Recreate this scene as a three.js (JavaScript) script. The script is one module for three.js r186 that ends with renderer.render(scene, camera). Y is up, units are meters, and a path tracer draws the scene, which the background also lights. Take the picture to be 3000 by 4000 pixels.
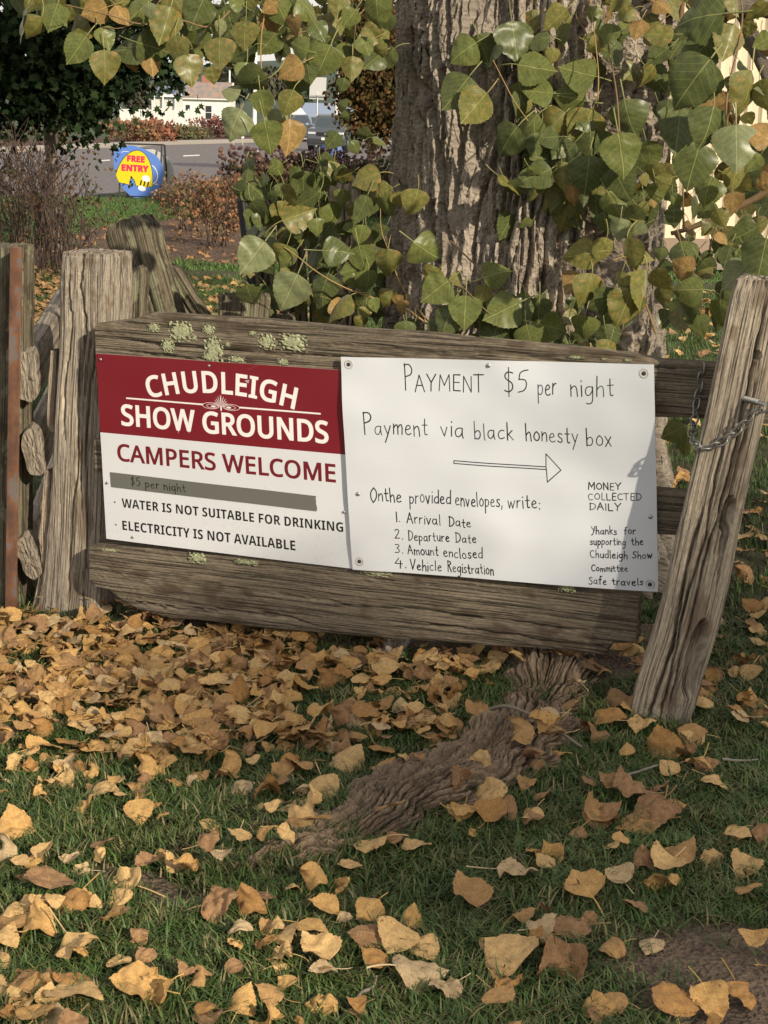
import * as THREE from 'three';
import { mergeGeometries } from 'three/addons/utils/BufferGeometryUtils.js';
import { createNoise2D, createNoise3D } from 'simplex-noise';

// ---------------------------------------------------------------- camera, sky, sun, exposure
const scene = new THREE.Scene();
const FOCAL = 6230, EYE = 1.5, PITCH = 13.8 * Math.PI / 180, ROLL = 1.5 * Math.PI / 180;   // focal length in photo pixels (photo 3000 x 4000)
const camera = new THREE.PerspectiveCamera(2 * Math.atan(2000 / FOCAL) * 180 / Math.PI, 0.75, 0.05, 9000);
camera.position.set(0, EYE, 0);
camera.rotation.order = 'YXZ';
camera.rotation.set(-PITCH, 0, ROLL);
const renderer = new THREE.WebGLRenderer({ antialias: true });
renderer.toneMapping = THREE.LinearToneMapping;
renderer.toneMappingExposure = 1.16;
renderer.shadowMap.enabled = true;
const SKY = 0.72;
const SUN = new THREE.Vector3(0.535, 0.44, 0.7225).normalize();
{ // hazy daylight sky with broken thin cloud, the same all round
  const W = 512, H = 256, d = new Float32Array(W * H * 4), cn = createNoise3D((() => { let q = 7; return () => { q = (q * 16807) % 2147483647; return q / 2147483647; }; })());
  for (let y = 0; y < H; y++) for (let x = 0; x < W; x++) {
    const up = ((y + 0.5) / H - 0.5) * Math.PI, az = ((x + 0.5) / W - 0.5) * 2 * Math.PI, e = Math.max(0, Math.sin(up)), dx = Math.cos(az) * Math.cos(up), dz = Math.sin(az) * Math.cos(up);
    let c = 0, a = 0.5, f = 1.6; for (let k = 0; k < 5; k++) { c += a * cn(dx * f, e * f * 2.2, dz * f); a *= 0.5; f *= 2.1; }
    const cl = Math.min(1, Math.max(0, 0.7 + c * 0.85)), hz = Math.exp(-e * 4), sd = Math.max(0, dx * SUN.x + Math.sin(up) * SUN.y + dz * SUN.z), gl = 0.5 * Math.pow(sd, 24);
    const air = [0.36 + 0.5 * hz, 0.52 + 0.42 * hz, 0.86 + 0.16 * hz], cloud = [1.17, 1.07, 0.93];
    for (let k = 0; k < 3; k++) d[(y * W + x) * 4 + k] = (up < 0 ? 0.25 : (air[k] * (1 - cl) + cloud[k] * cl) * 1.0 + gl * [1, 0.93, 0.8][k]) * SKY;
    d[(y * W + x) * 4 + 3] = 1;
  }
  const t = new THREE.DataTexture(d, W, H, THREE.RGBAFormat, THREE.FloatType); t.mapping = THREE.EquirectangularReflectionMapping; t.magFilter = THREE.LinearFilter; t.minFilter = THREE.LinearFilter; t.needsUpdate = true;
  scene.background = t; scene.environment = t;
}
const sun = new THREE.DirectionalLight(new THREE.Color(1, 0.89, 0.71), 4.3);
sun.name = 'sun';
sun.target.position.set(0, 0, -6); sun.position.copy(sun.target.position).addScaledVector(SUN, 60);
sun.castShadow = true; sun.shadow.radius = 1.6; sun.shadow.mapSize.set(4096, 4096);
Object.assign(sun.shadow.camera, { left: -40, right: 40, top: 40, bottom: -40, near: 1, far: 250 });
scene.add(sun, sun.target);

// ---------------------------------------------------------------- helpers
const V = (x, y, z) => new THREE.Vector3(x, y, z);
let rs = 12345;
const rnd = () => { rs = (rs + 0x6d2b79f5) | 0; let t = Math.imul(rs ^ (rs >>> 15), 1 | rs); t = (t + Math.imul(t ^ (t >>> 7), 61 | t)) ^ t; return ((t ^ (t >>> 14)) >>> 0) / 4294967296; };
const seedTo = (s) => { rs = s | 0; };
const rr = (a, b) => a + (b - a) * rnd();
const n2 = createNoise2D(rnd), n3 = createNoise3D(rnd);
const fbm2 = (x, y, o = 4) => { let s = 0, a = 0.5; for (let i = 0; i < o; i++) { s += a * n2(x, y); x = x * 2.03 + 7.1; y = y * 2.03 - 3.7; a *= 0.5; } return s; };
const clamp = (x, a = 0, b = 1) => Math.min(b, Math.max(a, x));
const sstep = (a, b, x) => { const t = clamp((x - a) / (b - a)); return t * t * (3 - 2 * t); };
const lerp = (a, b, t) => a + (b - a) * t;
// photo pixel -> direction and points
const CR = V(Math.cos(ROLL), Math.sin(ROLL) * Math.cos(PITCH), -Math.sin(ROLL) * Math.sin(PITCH));
const CU = V(-Math.sin(ROLL), Math.cos(ROLL) * Math.cos(PITCH), -Math.cos(ROLL) * Math.sin(PITCH));
const CF = V(0, -Math.sin(PITCH), -Math.cos(PITCH));
const eye = V(0, EYE, 0);
const ray = (px, py) => CF.clone().addScaledVector(CR, (px - 1500) / FOCAL).addScaledVector(CU, (2000 - py) / FOCAL);
const at = (px, py, depth) => eye.clone().addScaledVector(ray(px, py), depth);
const gnd = (px, py, y = 0) => { const d = ray(px, py); return eye.clone().addScaledVector(d, (y - EYE) / d.y); };
// the plane of the signs on the rail fence: origin on the ground by the old post, G.u runs along the rails, G.n faces the viewer
const GY = 18 * Math.PI / 180;
const G = { o: gnd(300, 2440), u: V(Math.cos(GY), 0, Math.sin(GY)), n: V(-Math.sin(GY), 0, Math.cos(GY)) };
const onG = (px, py, off = 0) => { const d = ray(px, py), p0 = G.o.clone().addScaledVector(G.n, off); return eye.clone().addScaledVector(d, p0.sub(eye).dot(G.n) / d.dot(G.n)); };
const gp = (u, y, off = 0) => G.o.clone().addScaledVector(G.u, u).addScaledVector(G.n, off).setY(y);

const used = new Map();
const numbered = (name) => { const k = used.get(name) ?? 0; used.set(name, k + 1); return k ? name + '_' + String(k).padStart(3, '0') : name; };
function tag(o, label, category, group) { o.userData.label = label; o.userData.category = category; if (group) o.userData.group = group; return o; }
function shade(o) { o.castShadow = o.receiveShadow = true; return o; }
function part(name, geo, mat, parent) { const m = shade(new THREE.Mesh(geo, mat)); m.name = name; parent.add(m); return m; }
function thing(name, label, category, group, pos) { const g = new THREE.Group(); g.name = numbered(name); scene.add(g); if (pos) g.position.copy(pos); return tag(g, label, category, group); }
function single(name, geo, mat, label, category, group) { const m = shade(new THREE.Mesh(geo, mat)); m.name = numbered(name); scene.add(m); return tag(m, label, category, group); }
function structure(name, geo, mat) { const m = shade(new THREE.Mesh(geo, mat)); m.name = numbered(name); m.userData.kind = 'structure'; scene.add(m); return m; }
function stuff(o) { o.userData.kind = 'stuff'; return o; }
// rebases a world-space geometry to a thing's base
const rebase = (geo, pos) => { geo.translate(-pos.x, -pos.y, -pos.z); return geo; };

function dataTex(w, h, fn, srgb = true, repeat = true) {
  const d = new Uint8Array(w * h * 4);
  const to = srgb ? (c) => { c = clamp(c); return 255 * (c <= 0.0031308 ? 12.92 * c : 1.055 * Math.pow(c, 1 / 2.4) - 0.055); } : (c) => 255 * clamp(c);
  const lut = new Uint8Array(1025); for (let i = 0; i <= 1024; i++) lut[i] = Math.round(to(i / 1024));
  const out = [0, 0, 0];
  for (let y = 0; y < h; y++) for (let x = 0; x < w; x++) { fn(x / w, y / h, out); const k = (y * w + x) * 4; d[k] = lut[Math.round(clamp(out[0]) * 1024)]; d[k + 1] = lut[Math.round(clamp(out[1]) * 1024)]; d[k + 2] = lut[Math.round(clamp(out[2]) * 1024)]; d[k + 3] = 255; }
  const t = new THREE.DataTexture(d, w, h, THREE.RGBAFormat);
  t.magFilter = THREE.LinearFilter; t.minFilter = THREE.LinearMipmapLinearFilter; t.generateMipmaps = true;
  if (repeat) t.wrapS = t.wrapT = THREE.RepeatWrapping;
  if (srgb) t.colorSpace = THREE.SRGBColorSpace;
  t.needsUpdate = true;
  return t;
}
// tileable noise: sampled on a circle in one axis pair would cost much; blend of two shifted copies at the seam instead
const tile = (f) => (u, v) => { const a = sstep(0.85, 1, u), b = sstep(0.85, 1, v); let s = f(u, v); if (a) s = lerp(s, f(u - 1, v), a); if (b) { let q = f(u, v - 1); if (a) q = lerp(q, f(u - 1, v - 1), a); s = lerp(s, q, b); } return s; };
const std = (o) => new THREE.MeshStandardMaterial(Object.assign({ roughness: 0.9 }, o, o.lin ? { color: new THREE.Color().setRGB(...o.lin), lin: undefined } : {}));
function mat(lin, roughness = 0.9, extra = {}) { const m = new THREE.MeshStandardMaterial({ roughness, ...extra }); m.color.setRGB(...lin); return m; }

// grid of quads from rows of points
function gridGeo(rows, cols, fn, closed = false) {
  const pos = [], uv = [], idx = [];
  for (let i = 0; i <= rows; i++) for (let j = 0; j <= cols; j++) { const [p, u, v] = fn(i / rows, j / cols, i, j); pos.push(p.x, p.y, p.z); uv.push(u, v); }
  for (let i = 0; i < rows; i++) for (let j = 0; j < cols; j++) { const a = i * (cols + 1) + j, b = a + 1, c = a + cols + 1, d = c + 1; idx.push(a, b, c, b, d, c); }
  const g = new THREE.BufferGeometry();
  g.setAttribute('position', new THREE.Float32BufferAttribute(pos, 3)); g.setAttribute('uv', new THREE.Float32BufferAttribute(uv, 2)); g.setIndex(idx);
  g.computeVertexNormals();
  if (closed) { // weld the seam normals
    const n = g.attributes.normal;
    for (let i = 0; i <= rows; i++) { const a = i * (cols + 1), b = a + cols, s = V(n.getX(a) + n.getX(b), n.getY(a) + n.getY(b), n.getZ(a) + n.getZ(b)).normalize(); n.setXYZ(a, s.x, s.y, s.z); n.setXYZ(b, s.x, s.y, s.z); }
  }
  return g;
}
// squared beam lofted along sections {c, a, b}: a and b are half-extent vectors across; e is the corner squareness; disp(len, perimeter, angle, s) metres outward
function beam(n, k, sec, disp, e = 0.22, L = 1, uvOff = 0, level = false) { // level: the grain runs dead level whatever the outline does
  const tab = []; let per = 0, last = null;
  const N = 720; const ring = [];
  for (let i = 0; i <= N; i++) { const t = i / N * 2 * Math.PI, c = Math.cos(t), s = Math.sin(t); const p = [Math.sign(c) * Math.pow(Math.abs(c), e), Math.sign(s) * Math.pow(Math.abs(s), e)]; if (last) per += Math.hypot(p[0] - last[0], p[1] - last[1]); last = p; tab.push(per); ring.push(p); }
  const pts = []; let q = 0;
  for (let j = 0; j <= k; j++) { const want = per * j / k; while (q < N - 1 && tab[q + 1] < want) q++; const f = clamp((want - tab[q]) / Math.max(1e-9, tab[q + 1] - tab[q])); pts.push([lerp(ring[q][0], ring[q + 1][0], f), lerp(ring[q][1], ring[q + 1][1], f)]); }
  const side = gridGeo(n, k, (s, f, i, j) => {
    const S = sec(s), [x, y] = pts[j];
    const o = S.c.clone().addScaledVector(S.a, x).addScaledVector(S.b, y);
    const out = S.a.clone().normalize().multiplyScalar(x).addScaledVector(S.b.clone().normalize(), y).normalize();
    const pm = level ? S.c.y + S.b.length() * y + 0.8 * S.a.length() * x : S.a.length() * x * (y > 0 ? 1 : -1) + 0.9 * S.b.length() * (x > 0 ? 1 : -1) * (1 - y) + 0.3;
    if (disp) o.addScaledVector(out, disp(s * L, pm, x, y, s));
    return [o, uvOff + pm, s * L];
  }, true);
  // end caps: rings shrinking to the middle
  const caps = [0, 1].map((s) => {
    const S = sec(s), pos = side.attributes.position, row = s ? n * (k + 1) : 0, ax = S.a.clone().cross(S.b).normalize();
    return gridGeo(6, k, (r, f, i, j) => {
      const p = V().fromBufferAttribute(pos, row + j); const o = p.lerp(S.c, r);
      const [x, y] = pts[j]; const w = i === 0 ? 0 : 0.005 * n3(x * (1 - r) * 3.1 + uvOff * 9, y * (1 - r) * 3.1, s * 9 + uvOff) + 0.003 * n3(x * (1 - r) * 9, y * (1 - r) * 9, uvOff);
      if (i) o.addScaledVector(ax, w);
      return [o, uvOff + x * (1 - r) * 0.07, s * L + y * (1 - r) * 0.07];
    });
  });
  const flip = (g) => { const ix = g.index.array; for (let i = 0; i < ix.length; i += 3) { const t = ix[i]; ix[i] = ix[i + 1]; ix[i + 1] = t; } g.computeVertexNormals(); return g; };
  return mergeGeometries([side, caps[0], flip(caps[1])]);
}
// polyline of control points -> section function
function path(ctrl) { const c = new THREE.CatmullRomCurve3(ctrl, false, 'centripetal'); return c; }
function tube(ctrl, r0, r1, seg = 24, k = 7, wob = 0) {
  const c = path(ctrl), fr = c.computeFrenetFrames(seg, false);
  return gridGeo(seg, k, (s, f, i, j) => {
    const p = c.getPointAt(s), a = (j % k) / k * Math.PI * 2, r = lerp(r0, r1, s) * (1 + (wob ? wob * n3(p.x * 30 + Math.cos(a), p.y * 30 + Math.sin(a), p.z * 30) : 0));
    return [p.addScaledVector(fr.normals[i], Math.cos(a) * r).addScaledVector(fr.binormals[i], Math.sin(a) * r), f, s];
  }, true);
}
const boxAt = (w, h, d, x = 0, y = 0, z = 0) => new THREE.BoxGeometry(w, h, d).translate(x, y, z);
const cylBetween = (a, b, r0, r1 = r0, k = 8) => { const d = b.clone().sub(a), g = new THREE.CylinderGeometry(r1, r0, d.length(), k, 1); g.translate(0, d.length() / 2, 0); g.applyQuaternion(new THREE.Quaternion().setFromUnitVectors(V(0, 1, 0), d.clone().normalize())); return g.translate(a.x, a.y, a.z); };

// ---------------------------------------------------------------- materials
// weathered timber: grain runs along v, 1 uv unit = 1 metre across / along
function woodTex(seedv, tones, moss = false, size = 1024) {
  const mo = tile((u, v) => fbm2(u * 9 + seedv, v * 5 + 2, 4));
  const f = tile((u, v) => fbm2(u * 46 + seedv, v * 0.45 + seedv, 4)), g = tile((u, v) => fbm2(u * 150 + seedv * 3, v * 2.6 - seedv, 3)), h = tile((u, v) => fbm2(u * 7 + seedv, v * 2.4 + 9, 4)), st = tile((u, v) => fbm2(u * 16 - seedv, v * 9 + 3, 4)), dots = tile((u, v) => fbm2(u * 60 + seedv, v * 40 + 3, 3));
  const col = dataTex(size, size, (u, v, o) => {
    const a = f(u, v), b = g(u, v), c = h(u, v), d = st(u, v), e = dots(u, v), fi = n2(u * 330 + seedv, v * 14) * 0.6 + n2(u * 190, v * 45 + seedv) * 0.5;
    let t = clamp(0.5 + 0.75 * a + 0.45 * b), w = clamp(0.5 + 0.9 * c + 0.5 * d);
    for (let k = 0; k < 3; k++) { let x = lerp(tones[0][k], tones[1][k], t); x = lerp(x, tones[2][k], w * 0.55); if (b + a * 0.6 < -0.27) x *= 0.6; else if (b - a * 0.4 > 0.3) x *= 1.18; x *= 1 + 0.38 * fi; if (e > 0.36) x = lerp(x, tones[3][k], sstep(0.36, 0.6, e) * 0.35); x = lerp(x, tones[0][k] * [0.85, 0.74, 0.66][k], 0.75 * sstep(0.1, 0.5, c * 0.8 + d * 0.55)); if (moss) { const q = mo(u, v); x = lerp(x, [0.27, 0.27, 0.19][k] * (1 + 0.8 * b), 0.8 * sstep(0.2, 0.32, q + 0.3 * e)); } o[k] = x; }
  });
  const bump = dataTex(size, size, (u, v, o) => { const a = f(u, v), b = g(u, v); o[0] = o[1] = o[2] = clamp(0.5 + 0.55 * b + 0.45 * a - (b + a * 0.6 < -0.33 ? 0.25 : 0)); }, false);
  return { col, bump };
}
const W1 = woodTex(3.3, [[0.17, 0.142, 0.112], [0.37, 0.32, 0.255], [0.27, 0.22, 0.165], [0.42, 0.38, 0.32]]);
const W2 = woodTex(17.1, [[0.092, 0.076, 0.058], [0.25, 0.217, 0.168], [0.165, 0.135, 0.098], [0.30, 0.28, 0.23]]);
const W3 = woodTex(29.7, [[0.075, 0.062, 0.046], [0.25, 0.22, 0.165], [0.16, 0.135, 0.095], [0.3, 0.28, 0.2]], true);
const woodMat = (w, tint = [1, 1, 1], bs = 0.004) => { const m = new THREE.MeshStandardMaterial({ map: w.col, bumpMap: w.bump, bumpScale: bs, roughness: 0.93 }); m.color.setRGB(...tint); return m; };
const M = {
  post: woodMat(W1, [1.08, 1.07, 1.05]), postR: woodMat(W1, [1.06, 1.04, 1.0]), rail: woodMat(W2, [0.84, 0.79, 0.72]), old: woodMat(W3, [0.72, 0.69, 0.6]), slab: woodMat(W1, [1.2, 1.14, 1.08]),
  rust: null,
};
{ // rusty steel
  const f = tile((u, v) => fbm2(u * 9, v * 5, 5)), g = tile((u, v) => fbm2(u * 40 + 5, v * 40, 3));
  M.rust = new THREE.MeshStandardMaterial({ map: dataTex(512, 512, (u, v, o) => { const a = clamp(0.5 + f(u, v) + 0.3 * g(u, v)), b = sstep(0.15, 0.45, f(u * 1, v) - g(u, v) * 0.4); o[0] = lerp(0.10, 0.26, a); o[1] = lerp(0.055, 0.115, a); o[2] = lerp(0.04, 0.055, a); for (let k = 0; k < 3; k++) o[k] = lerp(o[k], [0.16, 0.17, 0.17][k], b * 0.7); }), roughness: 0.85, metalness: 0.1 });
}
M.galv = mat([0.42, 0.42, 0.4], 0.45, { metalness: 0.85 });
M.steelDark = mat([0.035, 0.033, 0.033], 0.6, { metalness: 0.3 });
M.soil = null;

// ---------------------------------------------------------------- the ground
const soilSpots = [[gnd(1650, 2500), 0.62, 0.16], [gnd(2250, 2620), 0.22, 0.17], [gnd(1000, 2450), 0.6, 0.12], [gnd(2990, 3850), 0.3, 0.24], [gnd(2420, 2480), 0.3, 0.12], [gnd(520, 3420), 0.1, 0.05], [gnd(700, 3500), 0.06, 0.05]];
const soilMask = (x, z) => {
  let m = 0; const w = 0.25 * fbm2(x * 6, z * 6, 3);
  for (const [p, a, b] of soilSpots) { const dx = x - p.x, dz = z - p.z, u = (dx * G.u.x + dz * G.u.z) / a, v = (dx * G.n.x + dz * G.n.z) / b; m = Math.max(m, sstep(1.25, 0.75, Math.hypot(u, v) + w)); }
  return m;
};
const gh = (x, z) => (z > -9 ? 0.012 * n2(x * 1.7, z * 1.7) + 0.006 * n2(x * 6, z * 6) : 0) + 0.03 * soilMask(x, z) * (z < -3.6 ? 1 : 0);
const crumb = tile((u, v) => fbm2(u * 60, v * 60, 4)), crumb2 = tile((u, v) => fbm2(u * 9 + 3, v * 9, 4));
const groundMap = dataTex(1024, 1024, (u, v, o) => { const a = crumb(u, v), b = crumb2(u, v), t = clamp(0.72 + 0.5 * a + 0.35 * b, 0.25, 1.25); o[0] = t * 0.8; o[1] = t * 0.79; o[2] = t * 0.77; });
const groundBump = dataTex(1024, 1024, (u, v, o) => { o[0] = o[1] = o[2] = clamp(0.5 + 0.6 * crumb(u, v) + 0.3 * crumb2(u, v)); }, false);
{
  const far = gridGeo(60, 60, (s, t) => { const q = (x) => Math.sign(x) * Math.pow(Math.abs(x), 3) * 4000; const x = q(t * 2 - 1), z = q(1 - s * 2) - 20; return [V(x, -0.05, z), x * 0.7, z * 0.7]; });
  const gm = new THREE.MeshStandardMaterial({ map: groundMap, bumpMap: groundBump, bumpScale: 0.02, roughness: 1 }); gm.color.setRGB(0.085, 0.115, 0.035);
  structure('ground', far, gm);
  const NX = 300, NZ = 420, x0 = -5.2, x1 = 5.2, z0 = -1.2, z1 = -16;
  const near = gridGeo(NZ, NX, (s, t) => { const x = lerp(x0, x1, t), z = lerp(z0, z1, Math.pow(s, 1.6)); return [V(x, gh(x, z) - 0.002, z), x * 0.9, z * 0.9]; });
  const col = [], p = near.attributes.position;
  for (let i = 0; i < p.count; i++) {
    const x = p.getX(i), z = p.getZ(i), s = soilMask(x, z), k = 0.5 + 0.5 * fbm2(x * 3, z * 3, 3), k2 = 0.5 + fbm2(x * 14, z * 14, 2);
    const th = [lerp(0.075, 0.12, k2), lerp(0.075, 0.10, k), 0.035], so = [0.20 + 0.06 * k2, 0.145 + 0.04 * k2, 0.10 + 0.03 * k2];
    for (let c = 0; c < 3; c++) col.push(lerp(th[c], so[c], s));
  }
  near.setAttribute('color', new THREE.Float32BufferAttribute(col, 3));
  structure('lawn', near, new THREE.MeshStandardMaterial({ map: groundMap, bumpMap: groundBump, bumpScale: 0.012, roughness: 1, vertexColors: true }));
}

// ---------------------------------------------------------------- rail fence with the signs
const grain = (sd, amp = 0.004, f = 60) => (l, p) => amp * (0.55 * n2(p * f * 1.3 + sd * 13, l * 0.7 + sd) + 0.5 * n2(p * f * 0.3 + sd * 5, l * 0.5 - sd)) + 0.0014 * n2(p * f * 4, l * 2.5 + sd) + 0.0008 * n2(p * f * 6, l * 9 + sd);
const crack = (l, p, p0, l0, l1, w, depth, sd) => { const c = p0 + 0.012 * n2(l * 2.5, sd) + 0.003 * n2(l * 12, sd); return l > l0 && l < l1 ? -depth * sstep(w, 0, Math.abs(p - c)) * Math.min(1, (l - l0) * 8, (l1 - l) * 8) : 0; };
// profile tables in fence-plane metres: [u, bottom, top]
function railGeo(tab, off, thick, sd, extra) {
  const u0 = tab[0][0], u1 = tab[tab.length - 1][0];
  const val = (u, k) => { for (let i = 1; i < tab.length; i++) if (u <= tab[i][0] + 1e-9) { const t = (u - tab[i - 1][0]) / (tab[i][0] - tab[i - 1][0]); return lerp(tab[i - 1][k], tab[i][k], t); } return tab[tab.length - 1][k]; };
  const g = grain(sd, 0.002, 70);
  return beam(260, 150, (s) => { const u = lerp(u0, u1, s), b = val(u, 1) + 0.004 * n2(u * 2.1, sd), t = val(u, 2) + 0.003 * n2(u * 2.3, sd + 4); return { c: gp(u, (b + t) / 2, off - thick / 2 + 0.006 * n2(u * 1.5, sd * 2)), a: G.n.clone().multiplyScalar(thick / 2), b: V(0, (t - b) / 2, 0) }; }, (l, p, x, y, s) => g(l, p) + (extra ? extra(l, p, x, y, s) : 0), 0.16, u1 - u0, sd, true);
}
const fence = thing('rail_fence', 'weathered grey timber rail fence panel carrying two signs between two posts', 'fence', undefined, G.o);
const railM = (g) => rebase(g, G.o);
const topRail = part('top_rail', railM(railGeo([[0.075, 0.76, 0.912], [0.19, 0.755, 0.93], [0.25, 0.755, 0.953], [0.6, 0.755, 0.954], [1.1, 0.76, 0.944], [1.62, 0.772, 0.93], [1.7, 0.775, 0.918], [2.0, 0.78, 0.915]], -0.012, 0.062, 1.3, (l, p) => crack(l, p, 0.895, 0.02, 0.9, 0.005, 0.014, 3) + crack(l, p, 0.925, 0.5, 1.8, 0.005, 0.014, 7) + crack(l, p, 0.86, 0.0, 0.5, 0.004, 0.012, 5))), M.rail, fence);
part('middle_rail', railM(railGeo([[0.06, 0.47, 0.57], [0.9, 0.45, 0.59], [1.7, 0.46, 0.58], [1.92, 0.47, 0.575]], -0.016, 0.05, 2.7)), M.rail, fence);
part('bottom_rail', railM(railGeo([[0.042, 0.135, 0.245], [0.06, 0.122, 0.252], [0.11, 0.112, 0.254], [0.15, 0.088, 0.256], [0.2, 0.07, 0.258], [0.3, 0.055, 0.261], [0.6, 0.062, 0.268], [1.1, 0.085, 0.277], [1.5, 0.108, 0.282], [1.6, 0.112, 0.284], [1.62, 0.15, 0.285], [1.68, 0.158, 0.286]], -0.012, 0.07, 4.1, (l, p) => crack(l, p, 0.125, 0.1, 0.8, 0.004, 0.014, 11) + crack(l, p, 0.2, 0.5, 1.6, 0.004, 0.01, 5) + crack(l, p, 0.16, 1.0, 1.6, 0.004, 0.012, 8) + crack(l, p, 0.275, 0.1, 1.2, 0.003, 0.008, 15))), M.rail, fence);
// crusty lichen on the rails: [px, py, half width px, half height px]
const lichenM = (() => { const f = tile((u, v) => fbm2(u * 14, v * 14, 4)); return new THREE.MeshStandardMaterial({ roughness: 1, map: dataTex(256, 256, (u, v, o) => { const a = clamp(0.5 + f(u, v) * 1.1); o[0] = lerp(0.20, 0.42, a); o[1] = lerp(0.21, 0.43, a); o[2] = lerp(0.12, 0.26, a); }) }); })();
function lichen(px, py, w, h, off, sd) {
  const c = onG(px, py, off), k = c.clone().sub(eye).dot(CF) / FOCAL, A = w * k * 0.88, B = h * k * 0.88, N = 26, H = [];
  const g = gridGeo(N, N, (s, t) => {
    const x = (t * 2 - 1) * 1.25, y = (s * 2 - 1) * 1.25, r = Math.hypot(x, y), hgt = 1 - r + 0.8 * fbm2(x * 1.9 + sd, y * 1.9 - sd, 3) * (0.5 + r);
    H.push(hgt);
    const z = hgt > 0 ? 0.0010 + 0.0005 * fbm2(x * 6 + sd, y * 6, 2) * Math.min(1, hgt * 4) + 0.0006 * Math.min(1, hgt * 3) : -0.004;
    return [c.clone().addScaledVector(G.u, x * A).add(V(0, y * B, 0)).addScaledVector(G.n, z), x * A * 6 + sd, y * B * 6];
  });
  const ix = g.index.array, keep = [];
  for (let i = 0; i < ix.length; i += 3) if (H[ix[i]] > -0.05 || H[ix[i + 1]] > -0.05 || H[ix[i + 2]] > -0.05) keep.push(ix[i], ix[i + 1], ix[i + 2]);
  if (!keep.length) return null;
  g.setIndex(keep); g.computeVertexNormals(); return rebase(g, G.o);
}
[[705, 1295, 52, 38], [655, 1350, 26, 26], [835, 1365, 38, 50], [820, 1395, 30, 16], [925, 1403, 34, 15], [1040, 1335, 34, 28], [1145, 1338, 54, 32], [815, 1288, 26, 20], [600, 1280, 26, 16], [1105, 1415, 20, 12], [985, 1302, 14, 10], [760, 1320, 12, 10], [890, 1345, 12, 9], [2250, 1396, 30, 6], [2360, 1402, 14, 5], [2450, 1407, 16, 6]].forEach(([x, y, w, h], i) => { const g = lichen(x, y, w, h, -0.008, i * 3.7); if (g) part('lichen_patch', g, lichenM, topRail); });
{ const br = fence.children[2]; [[430, 2150, 40, 8], [770, 2180, 34, 20], [960, 2196, 46, 9], [1470, 2236, 60, 16], [2215, 2296, 32, 16]].forEach(([x, y, w, h], i) => { const g = lichen(x, y, w, h, -0.007, 40 + i * 5.1); if (g) part('lichen_patch', g, lichenM, br); }); }
// lichen on the upper edge of the top rail
// hewn post at the end of the fence, rails fixed to its face
function postGeo(tab, depthOff, halfDepth, sd, amp, extra, k = 150, n = 300, e = 0.2) { // tab: [py, left px, right px, depth offset along G.n]
  const pts = tab.map(([py, l, r, o = 0]) => { const a = onG(l, py, depthOff + o), b = onG(r, py, depthOff + o); return { c: a.clone().add(b).multiplyScalar(0.5), w: a.distanceTo(b) / 2 }; });
  const H = pts[0].c.distanceTo(pts[pts.length - 1].c), g = grain(sd, amp * 0.7, 70), cv = path(pts.map((p) => p.c));
  return { H, geo: beam(n, k, (s) => { const x = s * (pts.length - 1), i = Math.min(pts.length - 2, Math.floor(x)), f = x - i, w = lerp(pts[i].w, pts[i + 1].w, f); const c = cv.getPoint(s); return { c: c.addScaledVector(G.n, -halfDepth), a: G.u.clone().multiplyScalar(w), b: G.n.clone().multiplyScalar(halfDepth) }; }, (l, p, x, y, s) => g(l, p) + (extra ? extra(l, p, x, y, s) : 0), e, H, sd) };
}
const POSTB = gp(0, 0, -0.08);
const leftPost = thing('fence_post', 'squared weathered grey post with splintered side at the red sign end of the fence', 'fence post', undefined, POSTB);
{
  const rough = (l, p, x, y, s) => (s < 0.02 ? -0.01 * Math.abs(n2(x * 6, y * 6)) : 0) + (y > 0.5 ? crack(l, p, 0.3, 0, 1.1, 0.006, 0.016, 1) + crack(l, p, 0.255, 0.1, 0.7, 0.005, 0.02, 4) + crack(l, p, 0.345, 0.35, 1.2, 0.005, 0.018, 9) + crack(l, p, 0.325, 0.3, 0.9, 0.004, 0.012, 6) : 0);
  const P = postGeo([[990, 232, 418], [1120, 224, 420], [1300, 226, 416], [1600, 208, 400], [1900, 192, 392], [2200, 168, 390], [2460, 122, 392]], -0.076, 0.085, 6.2, 0.0042, rough);
  part('shaft', rebase(P.geo, POSTB), M.post, leftPost);
  const S1 = postGeo([[1370, 196, 222, -0.03], [1500, 186, 222, -0.03], [1660, 184, 214, -0.03], [1690, 200, 212, -0.03]], -0.076, 0.03, 8.8, 0.003, null, 60, 80);
  part('splinter', rebase(S1.geo, POSTB), M.slab, leftPost);
  const S2 = postGeo([[1840, 172, 196, -0.02], [2000, 155, 192, -0.02], [2105, 148, 190, -0.02], [2200, 160, 185, -0.02], [2465, 100, 160, -0.02]], -0.076, 0.03, 9.9, 0.003, null, 60, 80);
  part('splinter', rebase(S2.geo, POSTB), M.slab, leftPost);
}
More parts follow.
